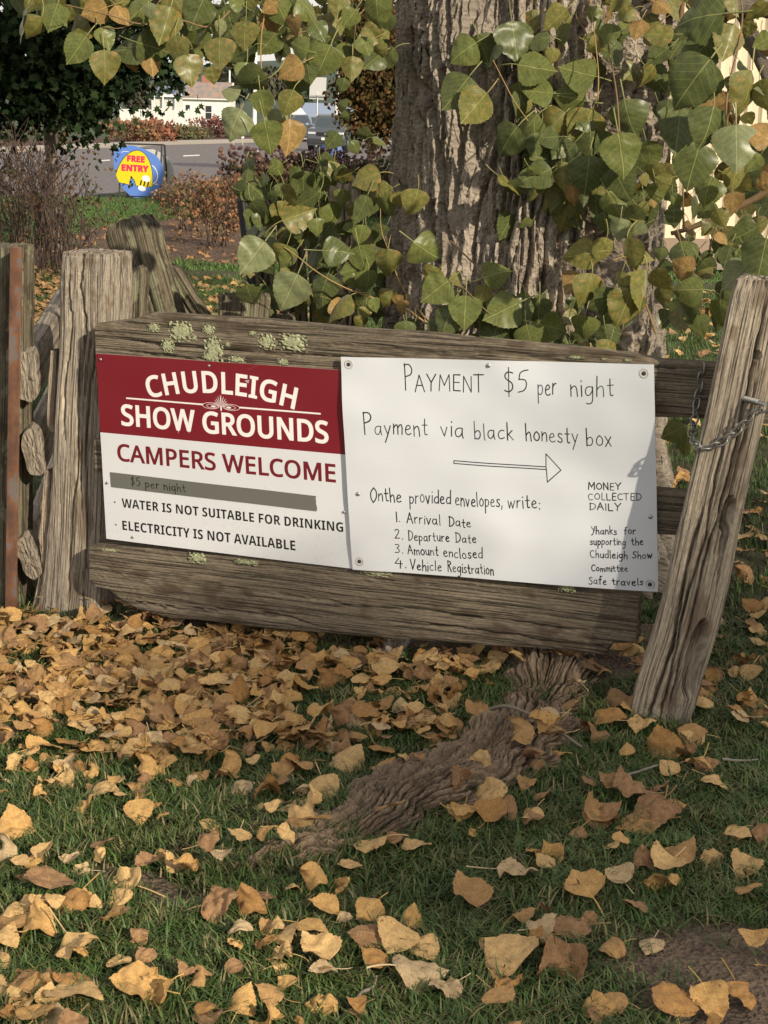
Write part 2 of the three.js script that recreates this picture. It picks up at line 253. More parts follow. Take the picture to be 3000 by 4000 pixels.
// leaning post by the white sign
const RB = gnd(2590, 2820);
const leanPost = thing('fence_post', 'leaning grey timber post with slotted holes and a chain beside the white sign', 'fence post', undefined, RB);
let leanAt;
{
  const tab = [[1095, 2868, 3075], [1343, 2812, 3025], [1625, 2752, 2972], [1929, 2681, 2902], [2117, 2636, 2866], [2429, 2562, 2800], [2718, 2472, 2716], [2850, 2452, 2680]];
  const baseOff = RB.clone().sub(G.o).dot(G.n) - 0.0, topOff = 0.11;
  const pts = tab.map(([py, l, r]) => { const o = lerp(topOff, baseOff, (py - 1095) / 1725), a = onG(l, py, o), b = onG(r, py, o); return { c: a.clone().add(b).multiplyScalar(0.5), w: a.distanceTo(b) / 2 }; });
  const cv = path(pts.map((p) => p.c)), H = pts[0].c.distanceTo(pts[pts.length - 1].c), g = grain(14.2, 0.0028, 70), hd = 0.066;
  leanAt = (px, py, off = 0) => { const o = lerp(topOff, baseOff, (py - 1095) / 1725); return onG(px, py, o + off); };
  const slots = [[leanAt(2842, 2010), 0.016, 0.05, 0.03], [leanAt(2716, 2575), 0.024, 0.11, 0.035], [leanAt(2958, 1390), 0.009, 0.012, 0.03], [leanAt(2812, 2110), 0.016, 0.05, 0.008]];
  const sec = (s) => { const x = s * (pts.length - 1), i = Math.min(pts.length - 2, Math.floor(x)), f = x - i, w = lerp(pts[i].w, pts[i + 1].w, f); return { c: cv.getPoint(s).addScaledVector(G.n, -hd), a: G.u.clone().multiplyScalar(w), b: G.n.clone().multiplyScalar(hd) }; };
  const ax = pts[0].c.clone().sub(pts[pts.length - 1].c).normalize(), sx = G.u.clone().addScaledVector(ax, -G.u.dot(ax)).normalize();
  part('shaft', rebase(beam(420, 190, sec, (l, p, x, y, s) => {
    let d = g(l, p) + (y > 0.5 ? crack(l, p, 0.32, 0.05, 1.1, 0.005, 0.02, 2) + crack(l, p, 0.27, 0.55, 1.35, 0.008, 0.035, 8) + crack(l, p, 0.345, 0.2, 0.8, 0.005, 0.016, 12) + crack(l, p, 0.295, 0.3, 1.2, 0.005, 0.018, 15) : 0) - (s < 0.03 ? 0.014 * sstep(0.03, 0, s) * (0.6 + 0.6 * n2(x * 4, y * 4)) : 0);
    if (y > 0.6) { const S = sec(s), q = S.c.clone().addScaledVector(S.a, x).addScaledVector(S.b, y); for (const [c, a, b, dep] of slots) { const v = q.clone().sub(c), e = Math.hypot(v.dot(sx) / a, v.dot(ax) / b); d -= dep * sstep(1.05, 0.8, e); } }
    return d;
  }, 0.17, H, 14.2), RB), M.postR, leanPost);
}
// chain hung over a bolt in the leaning post
{
  const bp = leanAt(2885, 1552, 0.0), bolt = thing('bolt', 'galvanised threaded bolt sticking out of the leaning post above the chain', 'bolt', undefined, bp);
  const b1 = leanAt(2990, 1580, 0.05);
  const rings = []; const ba = leanAt(2880, 1550, -0.02), dir = b1.clone().sub(ba);
  rings.push(cylBetween(ba, b1, 0.0065, 0.0065, 10));
  part('shank', rebase(mergeGeometries(rings), bp), M.galv, bolt);
  for (let i = 0; i < 9; i++) { const c = ba.clone().addScaledVector(dir, 0.3 + i * 0.055), t = new THREE.TorusGeometry(0.0068, 0.0014, 5, 12); t.applyQuaternion(new THREE.Quaternion().setFromUnitVectors(V(0, 0, 1), dir.clone().normalize())); part('thread', rebase(t.translate(c.x, c.y, c.z), bp), M.galv, bolt); }
  const cpts = [[2985, 1592, 0.035], [2940, 1620, 0.03], [2905, 1660, 0.025], [2860, 1700, 0.02], [2810, 1730, 0.016], [2765, 1748, 0.014], [2728, 1742, 0.012], [2706, 1700, -0.05], [2712, 1640, -0.09], [2722, 1570, -0.12], [2738, 1500, -0.13], [2745, 1440, -0.13]].map(([x, y, o]) => leanAt(x, y, o));
  const cv = path(cpts), L = cv.getLength(), n = Math.round(L / 0.0235), base = cpts[5];
  const ch = thing('chain', 'grey steel link chain looped around the leaning post', 'chain', undefined, base);
  const oval = new THREE.CatmullRomCurve3([V(0.016, 0, 0), V(0.010, 0.0085, 0), V(-0.010, 0.0085, 0), V(-0.016, 0, 0), V(-0.010, -0.0085, 0), V(0.010, -0.0085, 0)], true);
  const lg = new THREE.TubeGeometry(oval, 22, 0.0028, 6, true), lm = mat([0.30, 0.29, 0.27], 0.5, { metalness: 0.8 });
  for (let i = 0; i <= n; i++) { const p = cv.getPointAt(i / n), t = cv.getTangentAt(i / n), m = part('link', lg, lm, ch); m.position.copy(p.sub(base)); m.quaternion.setFromUnitVectors(V(1, 0, 0), t).multiply(new THREE.Quaternion().setFromAxisAngle(V(1, 0, 0), i % 2 ? 0.3 : 1.75)); }
}
// old grey timber and rusty steel angle at the edge of the view
{
  const P = postGeo([[962, -150, 46], [1500, -152, 44], [2000, -155, 42], [2460, -156, 40]], -0.05, 0.07, 21.3, 0.004, (l, p) => crack(l, p, 0.15, 0, 1.2, 0.006, 0.02, 2));
  const b = gp(-0.27, 0, -0.12);
  part('shaft', rebase(P.geo, b), M.old, thing('fence_post', 'dark grey timber post standing behind the rusty steel angle', 'fence post', undefined, b));
  const b2 = gp(-0.17, 0, 0), s = thing('steel_angle', 'upright rusty steel angle iron against the grey post', 'steel post', undefined, b2);
  const T = onG(62, 968, 0.0), B = onG(40, 2465, 0.0); B.y = -0.05;
  const dirv = T.clone().sub(B), H = dirv.length();
  const w = 0.034, th = 0.005, shp = new THREE.Shape([new THREE.Vector2(-w / 2, 0), new THREE.Vector2(w / 2, 0), new THREE.Vector2(w / 2, th), new THREE.Vector2(-w / 2 + th, th), new THREE.Vector2(-w / 2 + th, w), new THREE.Vector2(-w / 2, w)]);
  const g = new THREE.ExtrudeGeometry(shp, { depth: H, bevelEnabled: true, bevelSize: 0.001, bevelThickness: 0.001, bevelSegments: 1, steps: 1 });
  g.applyMatrix4(new THREE.Matrix4().makeBasis(G.u, G.n.clone().negate(), dirv.clone().normalize())); g.translate(B.x, B.y, B.z);
  part('angle_bar', rebase(g, b2), M.rust, s);
}
// split rails of the return fence: their sawn ends show beside the hewn post
[[102, 1470, 42, 96, 4], [130, 1768, 38, 92, 8], [112, 2182, 36, 86, 18]].forEach(([px, py, w, h, tilt], i) => {
  const e = onG(px, py, -0.07), k = 4.85 / FOCAL, dir = V(-0.12, 0.02 - 0.01 * i, -1).normalize(), L = 1.5, g = grain(30 + i * 3, 0.005, 40), tl = tilt * Math.PI / 180;
  const a = V(Math.cos(tl), Math.sin(tl), 0).multiplyScalar(w * k), b = V(-Math.sin(tl), Math.cos(tl), 0).multiplyScalar(h * k);
  const r = single('split_rail', rebase(beam(60, 70, (s) => ({ c: e.clone().addScaledVector(dir, s * L), a: a.clone().multiplyScalar(1 + 0.12 * s), b: b.clone().multiplyScalar(1 + 0.1 * s) }), (l, p, x, y, s) => 0.25 * g(l, p) + 0.004 * n2(x * 1.1 + i * 3, y * 1.1), 0.6, L, 30 + i), e), M.post, ['topmost split rail whose sawn end shows beside the squared post', 'middle split rail with lichen edged sawn end beside the squared post', 'lowest split rail whose sawn end shows beside the squared post'][i], 'fence rail', 'split rails running back from the squared post');
  r.position.copy(e);
});
// old timbers standing behind the fence
function timber(name, label, cat, top, bot, w, dep, tw, sd, m, lean = 0, group) { // top, bot: world points of the middle of the front face; w width, dep thickness; tw turn about the axis
  const d = top.clone().sub(bot), L = d.length(), ax = d.clone().normalize(), sx = V(Math.cos(tw), 0, Math.sin(tw)), a = sx.clone().addScaledVector(ax, -sx.dot(ax)).normalize(), b = ax.clone().cross(a).negate().normalize(), g = grain(sd, 0.0045, 45), base = bot.clone();
  const geo = beam(160, 90, (s) => ({ c: top.clone().lerp(bot, s), a: a.clone().multiplyScalar(w / 2 * (1 + 0.06 * n2(s * 3, sd))), b: b.clone().multiplyScalar(dep / 2) }), (l, p, x, y, s) => g(l, p) + crack(l, p, 0.3, 0.02, L, 0.007, 0.02, sd) + crack(l, p, 0.325, 0.02, L, 0.006, 0.02, sd + 3) - sstep(0.06, 0, s) * 0.02 * (1 + n2(x * 2 + sd, y * 2)), 0.3, L, sd);
  const t = thing(name, label, cat, group, base); part('shaft', rebase(geo, base), m, t); return t;
}
{
  timber('leaning_post', 'thick squared old post tilting behind the top rail above the red sign', 'fence post', at(512, 862, 5.35), at(690, 1520, 5.35), 0.16, 0.14, 0.35, 41, M.old);
  timber('timber_offcut', 'short mossy timber offcut wedged between the squared post and the tilting post', 'timber', at(522, 1040, 5.12), at(505, 1400, 5.1), 0.098, 0.07, 0.15, 47, M.old);
  timber('timber_brace', 'dark timber brace sloping down beside the tilting post', 'timber', at(652, 1060, 5.5), at(870, 1420, 5.45), 0.10, 0.07, 0.2, 53, M.old);
  timber('timber_slab', 'low broad lichen stained slab behind the top rail', 'timber', at(960, 1150, 5.25), at(935, 1500, 5.2), 0.17, 0.05, 0.1, 59, M.old);
  timber('timber_slab', 'narrow low slab beside the broad lichen stained slab', 'timber', at(1110, 1230, 5.3), at(1100, 1500, 5.2), 0.09, 0.05, 0.2, 61, M.old);
  const sp = thing('steel_picket', 'black steel picket standing in front of the grey palings', 'steel post', undefined, at(1030, 1500, 5.6));
  part('picket', rebase(mergeGeometries([cylBetween(at(940, 775, 5.6), at(1030, 1500, 5.6), 0.017, 0.017, 5), cylBetween(at(948, 775, 5.57), at(1038, 1500, 5.57), 0.008, 0.008, 4)]), sp.position), M.steelDark, sp);
  const pal = [[1012, 775, 0.10, 'lichen grey paling beside the black steel picket'], [1135, 800, 0.10, 'lichen grey paling hidden by poplar leaves'], [1245, 850, 0.085, 'short grey paling hidden by poplar leaves'], [1345, 690, 0.115, 'tall pale grey paling beside the poplar trunk']];
  pal.forEach(([x, y, w, lab], i) => { timber('fence_paling', lab, 'fence paling', at(x, y, 5.85 + 0.03 * i), at(x + 20, 1560, 5.8), w, 0.035, 0.08 * (i - 1), 70 + i * 4, i === 3 ? M.slab : M.old, 0, 'old palings behind the rail fence'); });
}

// ---------------------------------------------------------------- the two signs
// single-stroke hand lettering: glyph strokes in units of a tenth of the capital height
const HAND = {
  a: '5,5 2.5,5.6 .6,3.4 1,.8 3,.2 4.8,2.4 5,5;5,5 4.8,1.6 5.6,0', b: '.8,10 .8,.2;.8,3.6 2.4,5.4 4.6,4.8 5,2.2 3.4,.2 .9,.8', c: '4.6,4.8 2.6,5.5 .8,3.4 1,1 2.8,.1 4.8,.9', d: '5,10 5,.2;5,4.6 2.6,5.4 .7,3.4 .8,1 2.6,.1 4.9,1.4', e: '.9,2.9 4.6,3.2 4.2,5 2.4,5.5 .8,3.6 .9,1.2 2.8,0 4.9,.9',
  f: '4.4,9.4 2.9,10 2,8 2,0;.6,5.4 3.9,5.6', g: '5,5 2.5,5.6 .7,3.6 .9,1.2 2.8,.4 4.9,2.4 5,5;5,5 5,-2 3.6,-4 1,-3.4', h: '.8,10 .8,0;.8,3.2 2.6,5.4 4.4,4.6 4.6,0', i: '1,5.4 1,0;1,7.6 1.05,7.9', k: '.9,10 .9,0;4.4,5.4 1,2.6;1.8,3.2 4.6,0', l: '1,10 1,1 1.4,0', m: '.7,5.4 .7,0;.7,3.4 2.2,5.4 3.6,4.4 3.7,0;3.7,3.4 5.2,5.4 6.6,4.4 6.7,0', n: '.7,5.4 .7,0;.7,3.2 2.4,5.4 4.2,4.6 4.4,0', o: '2.8,5.5 .8,4.4 .7,1.4 2.6,0 4.8,1 4.9,4 2.8,5.5', p: '.8,5.4 .8,-4;.8,4 2.6,5.5 4.6,4.4 4.5,1.4 2.6,.1 .9,1', r: '.8,5.4 .8,0;.8,3.2 2,5.2 3.6,5.3', s: '4.2,4.8 2.4,5.5 1,4.3 2,3 4,2.2 4,.6 2.2,0 .6,.7', t: '2,8.6 2,1 3,.1 4,.6;.5,5.4 3.9,5.5', u: '.8,5.4 .9,1.2 2.4,0 4.2,1.2 4.5,5.4;4.5,5.4 4.6,0', v: '.5,5.4 2.4,0 4.5,5.4', w: '.4,5.4 1.8,0 3.2,4.6 4.8,0 6.4,5.4', x: '.6,5.4 4.4,0;4.4,5.4 .6,0', y: '.6,5.4 2.8,.6;4.8,5.4 2.6,-.2 .8,-4',
  A: '.2,0 3.2,10 6.2,0;1.3,3.8 5,3.9', C: '6,8.6 3.6,10 1,7 .9,3 3,0 6,1', D: '1,10 1,0;.2,9.8 3.6,9.8 6.2,7 6.2,3.4 3.6,.2 .6,0', E: '5,10 1,10 1,0 5.2,0;1,5.2 4.6,5.2', I: '1,10 1,0', L: '1,10 1,0 5,0', M: '.6,0 1,10 4,3.4 7,10 7.4,0', N: '.8,0 .8,10 5.8,0 5.8,10', O: '3.8,10 1,8 .7,3 3.4,0 6.6,2 6.8,7.4 3.8,10', P: '1,10 1,0;.6,9.6 3.4,10.2 5.6,8.6 5,6 1,5', R: '1,10 1,0;.6,9.8 4.4,9.6 5,7.4 1,5.4;2.6,5.6 5.8,0', S: '5.2,8.8 3,10 1,8 2,6 4.6,4.6 5.2,2.2 3,0 .6,1.2', T: '.2,9.8 6.4,10;3.3,10 3.2,0', V: '.4,10 3.2,0 6.2,10', Y: '.4,10 3.2,5;6.2,10 3.2,5 3,0', '@': '.6,10 1.4,6.6 3.6,7;5,10 3.4,0 .8,-1;3.4,4.8 4.6,5.2', // @: the curled capital of the thanks line
  1: '1.4,10 1.4,0', 2: '.8,8 2.6,10 4.8,8.4 4,5 .6,0 5.4,.2', 3: '.8,9.2 3,10 4.6,8.2 2.2,5.6 4.8,3.6 3.6,.4 .6,.8', 4: '3.4,10 .6,4 6,4;4.6,7 4.4,-1', 5: '5,10 1.4,9.8 1,6 3.4,6.4 5,4.2 4,1 .8,.4', $: '5,8.6 2.8,9.4 1,7.6 2,5.8 4.6,4.6 5,2.2 3,.6 .8,1.4;3.2,11 2.8,-1', '.': '.8,.4 1,.1', ',': '1.2,.8 .6,-1.6', ':': '1,4.6 1.1,4.3;1,.6 1.1,.2',
};
const GW = (c) => { let w = 0; for (const s of HAND[c].split(';')) for (const p of s.split(' ')) w = Math.max(w, +p.split(',')[0]); return w; };
function hand(ctx, text, x0, y0, x1, y1, cap, W, H, lw, jit = 1, gap = 1.5) { // unit coordinates of the sign; cap = capital height as a share of H
  const chars = [...text]; let tot = 0; chars.forEach((c, i) => { tot += c === ' ' ? 4 : GW(c) + (i < chars.length - 1 ? gap : 0); });
  const sx = (x1 - x0) * W / tot, sy = cap * H / 10, slope = (y1 - y0) * H / ((x1 - x0) * W);
  ctx.lineWidth = lw; ctx.lineCap = ctx.lineJoin = 'round';
  let pen = 0;
  for (const c of chars) {
    if (c === ' ') { pen += 4; continue; }
    const jy = jit * rr(-0.5, 0.5), js = 1 + jit * rr(-0.05, 0.06), sl = jit * rr(-0.03, 0.05);
    for (const s of HAND[c].split(';')) {
      ctx.lineWidth = lw * rr(0.78, 1.15);
      const P = s.split(' ').map((p) => { const [a, b] = p.split(',').map(Number); const X = pen + a + b * sl + jit * rr(-0.12, 0.12), Y = b * js + jy + jit * rr(-0.12, 0.12); const px = x0 * W + X * sx; return [px, y0 * H + (X * sx) * slope - Y * sy]; });
      ctx.beginPath(); ctx.moveTo(...P[0]);
      if (P.length === 2) ctx.lineTo(...P[1]);
      else { for (let i = 1; i < P.length - 1; i++) { const a = P[i - 1], b = P[i], d = P[i + 1]; const sharp = (b[0] - a[0]) * (d[0] - b[0]) + (b[1] - a[1]) * (d[1] - b[1]) < -0.2 * Math.hypot(b[0] - a[0], b[1] - a[1]) * Math.hypot(d[0] - b[0], d[1] - b[1]) || 'AEMNTVvwxkL147Y'.includes(c); if (sharp) ctx.lineTo(...b); else ctx.quadraticCurveTo(b[0], b[1], (b[0] + d[0]) / 2, (b[1] + d[1]) / 2); } ctx.lineTo(...P[P.length - 1]); }
      ctx.stroke();
    }
    pen += GW(c) + gap;
  }
}
function canvasTex(cv) { const t = new THREE.CanvasTexture(cv); t.colorSpace = THREE.SRGBColorSpace; t.magFilter = THREE.LinearFilter; t.minFilter = THREE.LinearMipmapLinearFilter; return t; }
// speckles and streaks of grime that belong to the board
function grime(ctx, W, H, n, col, seedv) { seedTo(seedv); for (let i = 0; i < n; i++) { const x = rr(0, W), y = rr(0, H), r = rr(0.4, 2.2); ctx.fillStyle = `rgba(${col},${rr(0.02, 0.12)})`; ctx.beginPath(); ctx.ellipse(x, y, r * rr(0.6, 2), r, rr(0, 3), 0, 7); ctx.fill(); } }
function fitText(ctx, txt, x0, x1, yTop, yBase, W, H, font, fat = 0) { ctx.save(); ctx.font = font; const m = ctx.measureText(txt), w = m.actualBoundingBoxRight + m.actualBoundingBoxLeft, asc = ctx.measureText('H').actualBoundingBoxAscent; ctx.translate(x0 * W, yBase * H); ctx.scale((x1 - x0) * W / w, (yBase - yTop) * H / asc); ctx.fillText(txt, m.actualBoundingBoxLeft, 0); if (fat) { ctx.lineWidth = fat; ctx.strokeStyle = ctx.fillStyle; ctx.lineJoin = 'miter'; ctx.strokeText(txt, m.actualBoundingBoxLeft, 0); } ctx.restore(); }
const quad = (c, off) => { const P = c.map(([u, y]) => gp(u, y, off)); return (s, t) => P[0].clone().multiplyScalar((1 - s) * (1 - t)).addScaledVector(P[1], s * (1 - t)).addScaledVector(P[2], s * t).addScaledVector(P[3], (1 - s) * t); };
function signBoard(name, q, thick, m, edgeM, parent, base, wave) {
  const front = gridGeo(36, 48, (s, t) => { const p = q(t, s).addScaledVector(G.n, wave(t, s)); return [p, t, 1 - s]; });
  { const ix = front.index.array; for (let i = 0; i < ix.length; i += 3) { const k = ix[i]; ix[i] = ix[i + 1]; ix[i + 1] = k; } front.computeVertexNormals(); }
  const ring = []; for (let i = 0; i <= 160; i++) { const f = (i % 160) / 40, e = Math.floor(f), k = f - e; ring.push([[k, 0], [1, k], [1 - k, 1], [0, 1 - k]][e % 4]); }
  const edge = gridGeo(1, 160, (s, f, i, j) => { const [a, b] = ring[j]; return [q(a, b).addScaledVector(G.n, wave(a, b) - (i ? thick : 0)), 0, 0]; });
  const back = gridGeo(36, 48, (s, t) => [q(t, s).addScaledVector(G.n, wave(t, s) - thick), 0, 0]);
  const b = part(name, rebase(front, base), m, parent);
  part('board_edge', rebase(mergeGeometries([edge, back]), base), edgeM, parent);
  return b;
}
const edgeM = mat([0.62, 0.6, 0.55], 0.7);
function screw(parent, base, p, r, hole, washer) {
  if (washer) { const w = new THREE.TorusGeometry(r * 1.9, r * 0.35, 6, 22); w.scale(1, 1, 0.35); w.applyQuaternion(new THREE.Quaternion().setFromUnitVectors(V(0, 0, 1), G.n)); part('washer', w.translate(p.x - base.x, p.y - base.y, p.z - base.z), mat([0.5, 0.49, 0.44], 0.5), parent); }
  const g = new THREE.SphereGeometry(r, 12, 8, 0, Math.PI * 2, 0, Math.PI / 2); g.rotateX(Math.PI / 2); g.scale(1, 1, 0.55); g.applyQuaternion(new THREE.Quaternion().setFromUnitVectors(V(0, 0, 1), G.n));
  part('screw', g.translate(p.x - base.x, p.y - base.y, p.z - base.z), hole ? mat([0.06, 0.05, 0.045], 0.6, { metalness: 0.4 }) : M.galv, parent);
}
{
  const W = 1536, H = 1112, cv = document.createElement('canvas'); cv.width = W; cv.height = H; const c = cv.getContext('2d');
  c.fillStyle = '#d3d5d8'; c.fillRect(0, 0, W, H);
  c.fillStyle = '#74141f'; c.fillRect(0, 0, W, 0.419 * H);
  grime(c, W, H * 0.419, 500, '40,5,10', 6.2);
  c.fillStyle = '#e8e6e2';
  const F = 'bold 200px sans-serif', FR = '200px sans-serif'; // FR is thickened a little when drawn
  { // arched word
    const word = 'CHUDLEIGH', cx = 0.507 * W, capH = 0.104 * H; c.save(); c.font = FR; c.lineWidth = 11; c.strokeStyle = '#e8e6e2';
    const wd = [...word].map((l) => { const m = c.measureText(l); return m.width; }), asc = c.measureText('H').actualBoundingBoxAscent, sc = capH / asc, tot = wd.reduce((a, b) => a + b, 0) * sc, arc = 0.605 * W, squeeze = arc / (tot * 1.0), R = 1.12 * W, by = 0.158 * H;
    let s = -arc / 2;
    [...word].forEach((l, i) => { const w = wd[i] * sc * squeeze, a = (s + w / 2) / R; c.save(); c.translate(cx + R * Math.sin(a), by + R * (1 - Math.cos(a))); c.rotate(a); c.scale(sc * squeeze * 0.97, sc); c.fillText(l, -wd[i] / 2, 0); c.strokeText(l, -wd[i] / 2, 0); c.restore(); s += w; });
    c.restore();
  }
  c.fillRect(0.117 * W, 0.2205 * H, 0.318 * W, 0.0085 * H); c.fillRect(0.581 * W, 0.2205 * H, 0.318 * W, 0.0085 * H);
  { // scroll ornament
    c.strokeStyle = '#e8e6e2'; c.fillStyle = '#e8e6e2'; c.lineWidth = 2.6; const ox = 0.5075 * W, oy = 0.226 * H;
    for (const sgn of [-1, 1]) {
      c.beginPath(); c.ellipse(ox + sgn * 0.041 * W, oy + 0.002 * H, 0.033 * W, 0.0155 * H, 0, 0, 7); c.stroke();
      c.beginPath(); c.ellipse(ox + sgn * 0.036 * W, oy + 0.003 * H, 0.022 * W, 0.010 * H, 0, 0, 7); c.stroke();
      c.beginPath(); c.ellipse(ox + sgn * 0.031 * W, oy + 0.004 * H, 0.010 * W, 0.005 * H, 0, 0, 7); c.fill();
      for (let k = 0; k < 6; k++) { const a = k * 0.25, l = 0.064 * H * (1 - 0.07 * k); c.save(); c.translate(ox, oy + 0.004 * H); c.rotate(sgn * a); c.beginPath(); c.moveTo(0, 0); c.quadraticCurveTo(sgn * 5, -l * 0.7, sgn * 3, -l); c.quadraticCurveTo(-sgn * 2, -l * 0.7, 0, 0); c.fill(); c.restore(); }
    }
    c.beginPath(); c.ellipse(ox, oy + 0.012 * H, 5, 0.014 * H, 0, 0, 7); c.fill();
  }
  fitText(c, 'SHOW GROUNDS', 0.095, 0.923, 0.2625, 0.368, W, H, FR, 11);
  c.fillStyle = '#6d1620'; fitText(c, 'CAMPERS WELCOME', 0.069, 0.946, 0.4745, 0.563, W, H, FR, 9);
  c.fillStyle = '#15140f'; fitText(c, 'WATER IS NOT SUITABLE FOR DRINKING', 0.0755, 0.969, 0.766, 0.8145, W, H, F); fitText(c, 'ELECTRICITY IS NOT AVAILABLE', 0.0725, 0.7795, 0.888, 0.939, W, H, F);
  for (const [x, y] of [[0.045, 0.791], [0.044, 0.9155]]) c.fillRect(x * W - 4, y * H - 4, 9, 9);
  seedTo(77); c.fillStyle = 'rgba(120,118,105,0.10)'; // scuffs low on the board
  for (let i = 0; i < 260; i++) { const x = rr(0.35, 1) * W, y = rr(0.82, 1) * H; c.save(); c.translate(x, y); c.rotate(rr(-0.4, 0.4)); c.fillRect(0, 0, rr(2, 26), rr(1, 4)); c.restore(); }
  for (let i = 0; i < 60; i++) { c.fillStyle = `rgba(70,66,55,${rr(0.06, 0.2)})`; c.fillRect(rr(0, W), rr(0.45, 1) * H, rr(1, 3), rr(3, 26)); }
  c.strokeStyle = 'rgba(225,200,200,0.5)'; c.lineWidth = 1.5; c.beginPath(); c.moveTo(0.62 * W, 0.03 * H); c.lineTo(0.66 * W, 0.005 * H); c.stroke();
  c.fillStyle = '#a9a6b4'; c.beginPath(); c.moveTo(0.605 * W, 0.087 * H); c.lineTo(0.625 * W, 0.08 * H); c.lineTo(0.62 * W, 0.1 * H); c.fill();
  grime(c, W, H, 700, '90,85,70', 8);
  const base = gp(0.48, 0.27, 0), t = thing('camping_sign', 'maroon and white showground camping sign with white lettering on the maroon half', 'sign', undefined, base);
  const Q = quad([[0.081, 0.828], [0.843, 0.834], [0.876, 0.274], [0.104, 0.279]], 0);
  const sm = new THREE.MeshPhysicalMaterial({ map: canvasTex(cv), roughness: 0.42, clearcoat: 0.15, clearcoatRoughness: 0.4 });
  signBoard('board', Q, 0.003, sm, edgeM, t, base, (s, r) => 0.0015 * n2(s * 2, r * 2) + 0.002 * Math.sin(s * 3.1));
  // grey tape with the price written on it
  const cv2 = document.createElement('canvas'); cv2.width = 1024; cv2.height = 96; const d = cv2.getContext('2d'); d.fillStyle = '#66665f'; d.fillRect(0, 0, 1024, 96); d.strokeStyle = '#141412'; seedTo(3); hand(d, '$5 per night', 0.1, 0.72, 0.375, 0.78, 0.58, 1024, 96, 4.5, 0.7, 1.8); grime(d, 1024, 96, 300, '30,30,28', 6);
  const tq = (s, r) => Q(lerp(lerp(0.0322, 0.0339, r), lerp(0.8698, 0.8696, r) + 0.004 * n2(r * 5, 3), s), lerp(lerp(0.6294, 0.643, s), lerp(0.7099, 0.7212, s), r));
  const tape = gridGeo(6, 60, (s, q) => [tq(q, s).addScaledVector(G.n, 0.0014 + 0.0015 * n2(q * 2, s * 2) * 0 + 0.0015 * n2(lerp(0.03, 0.87, q) * 2, lerp(0.63, 0.72, s) * 2) + 0.002 * Math.sin(lerp(0.03, 0.87, q) * 3.1) + 0.0004 * n2(q * 30, s * 4)), q, 1 - s]);
  { const ix = tape.index.array; for (let i = 0; i < ix.length; i += 3) { const k = ix[i]; ix[i] = ix[i + 1]; ix[i + 1] = k; } tape.computeVertexNormals(); }
  part('tape', rebase(tape, base), new THREE.MeshStandardMaterial({ map: canvasTex(cv2), roughness: 0.5 }), t).userData.label = 'strip of grey tape with the price written in pen';
  for (const [x, y] of [[0.4661, 0.0238], [0.9758, 0.7101], [0.0188, 0.689], [0.02, 0.03], [0.115, 0.972]]) screw(t, base, Q(x, y).addScaledVector(G.n, 0.003), 0.0042, false, false);
}
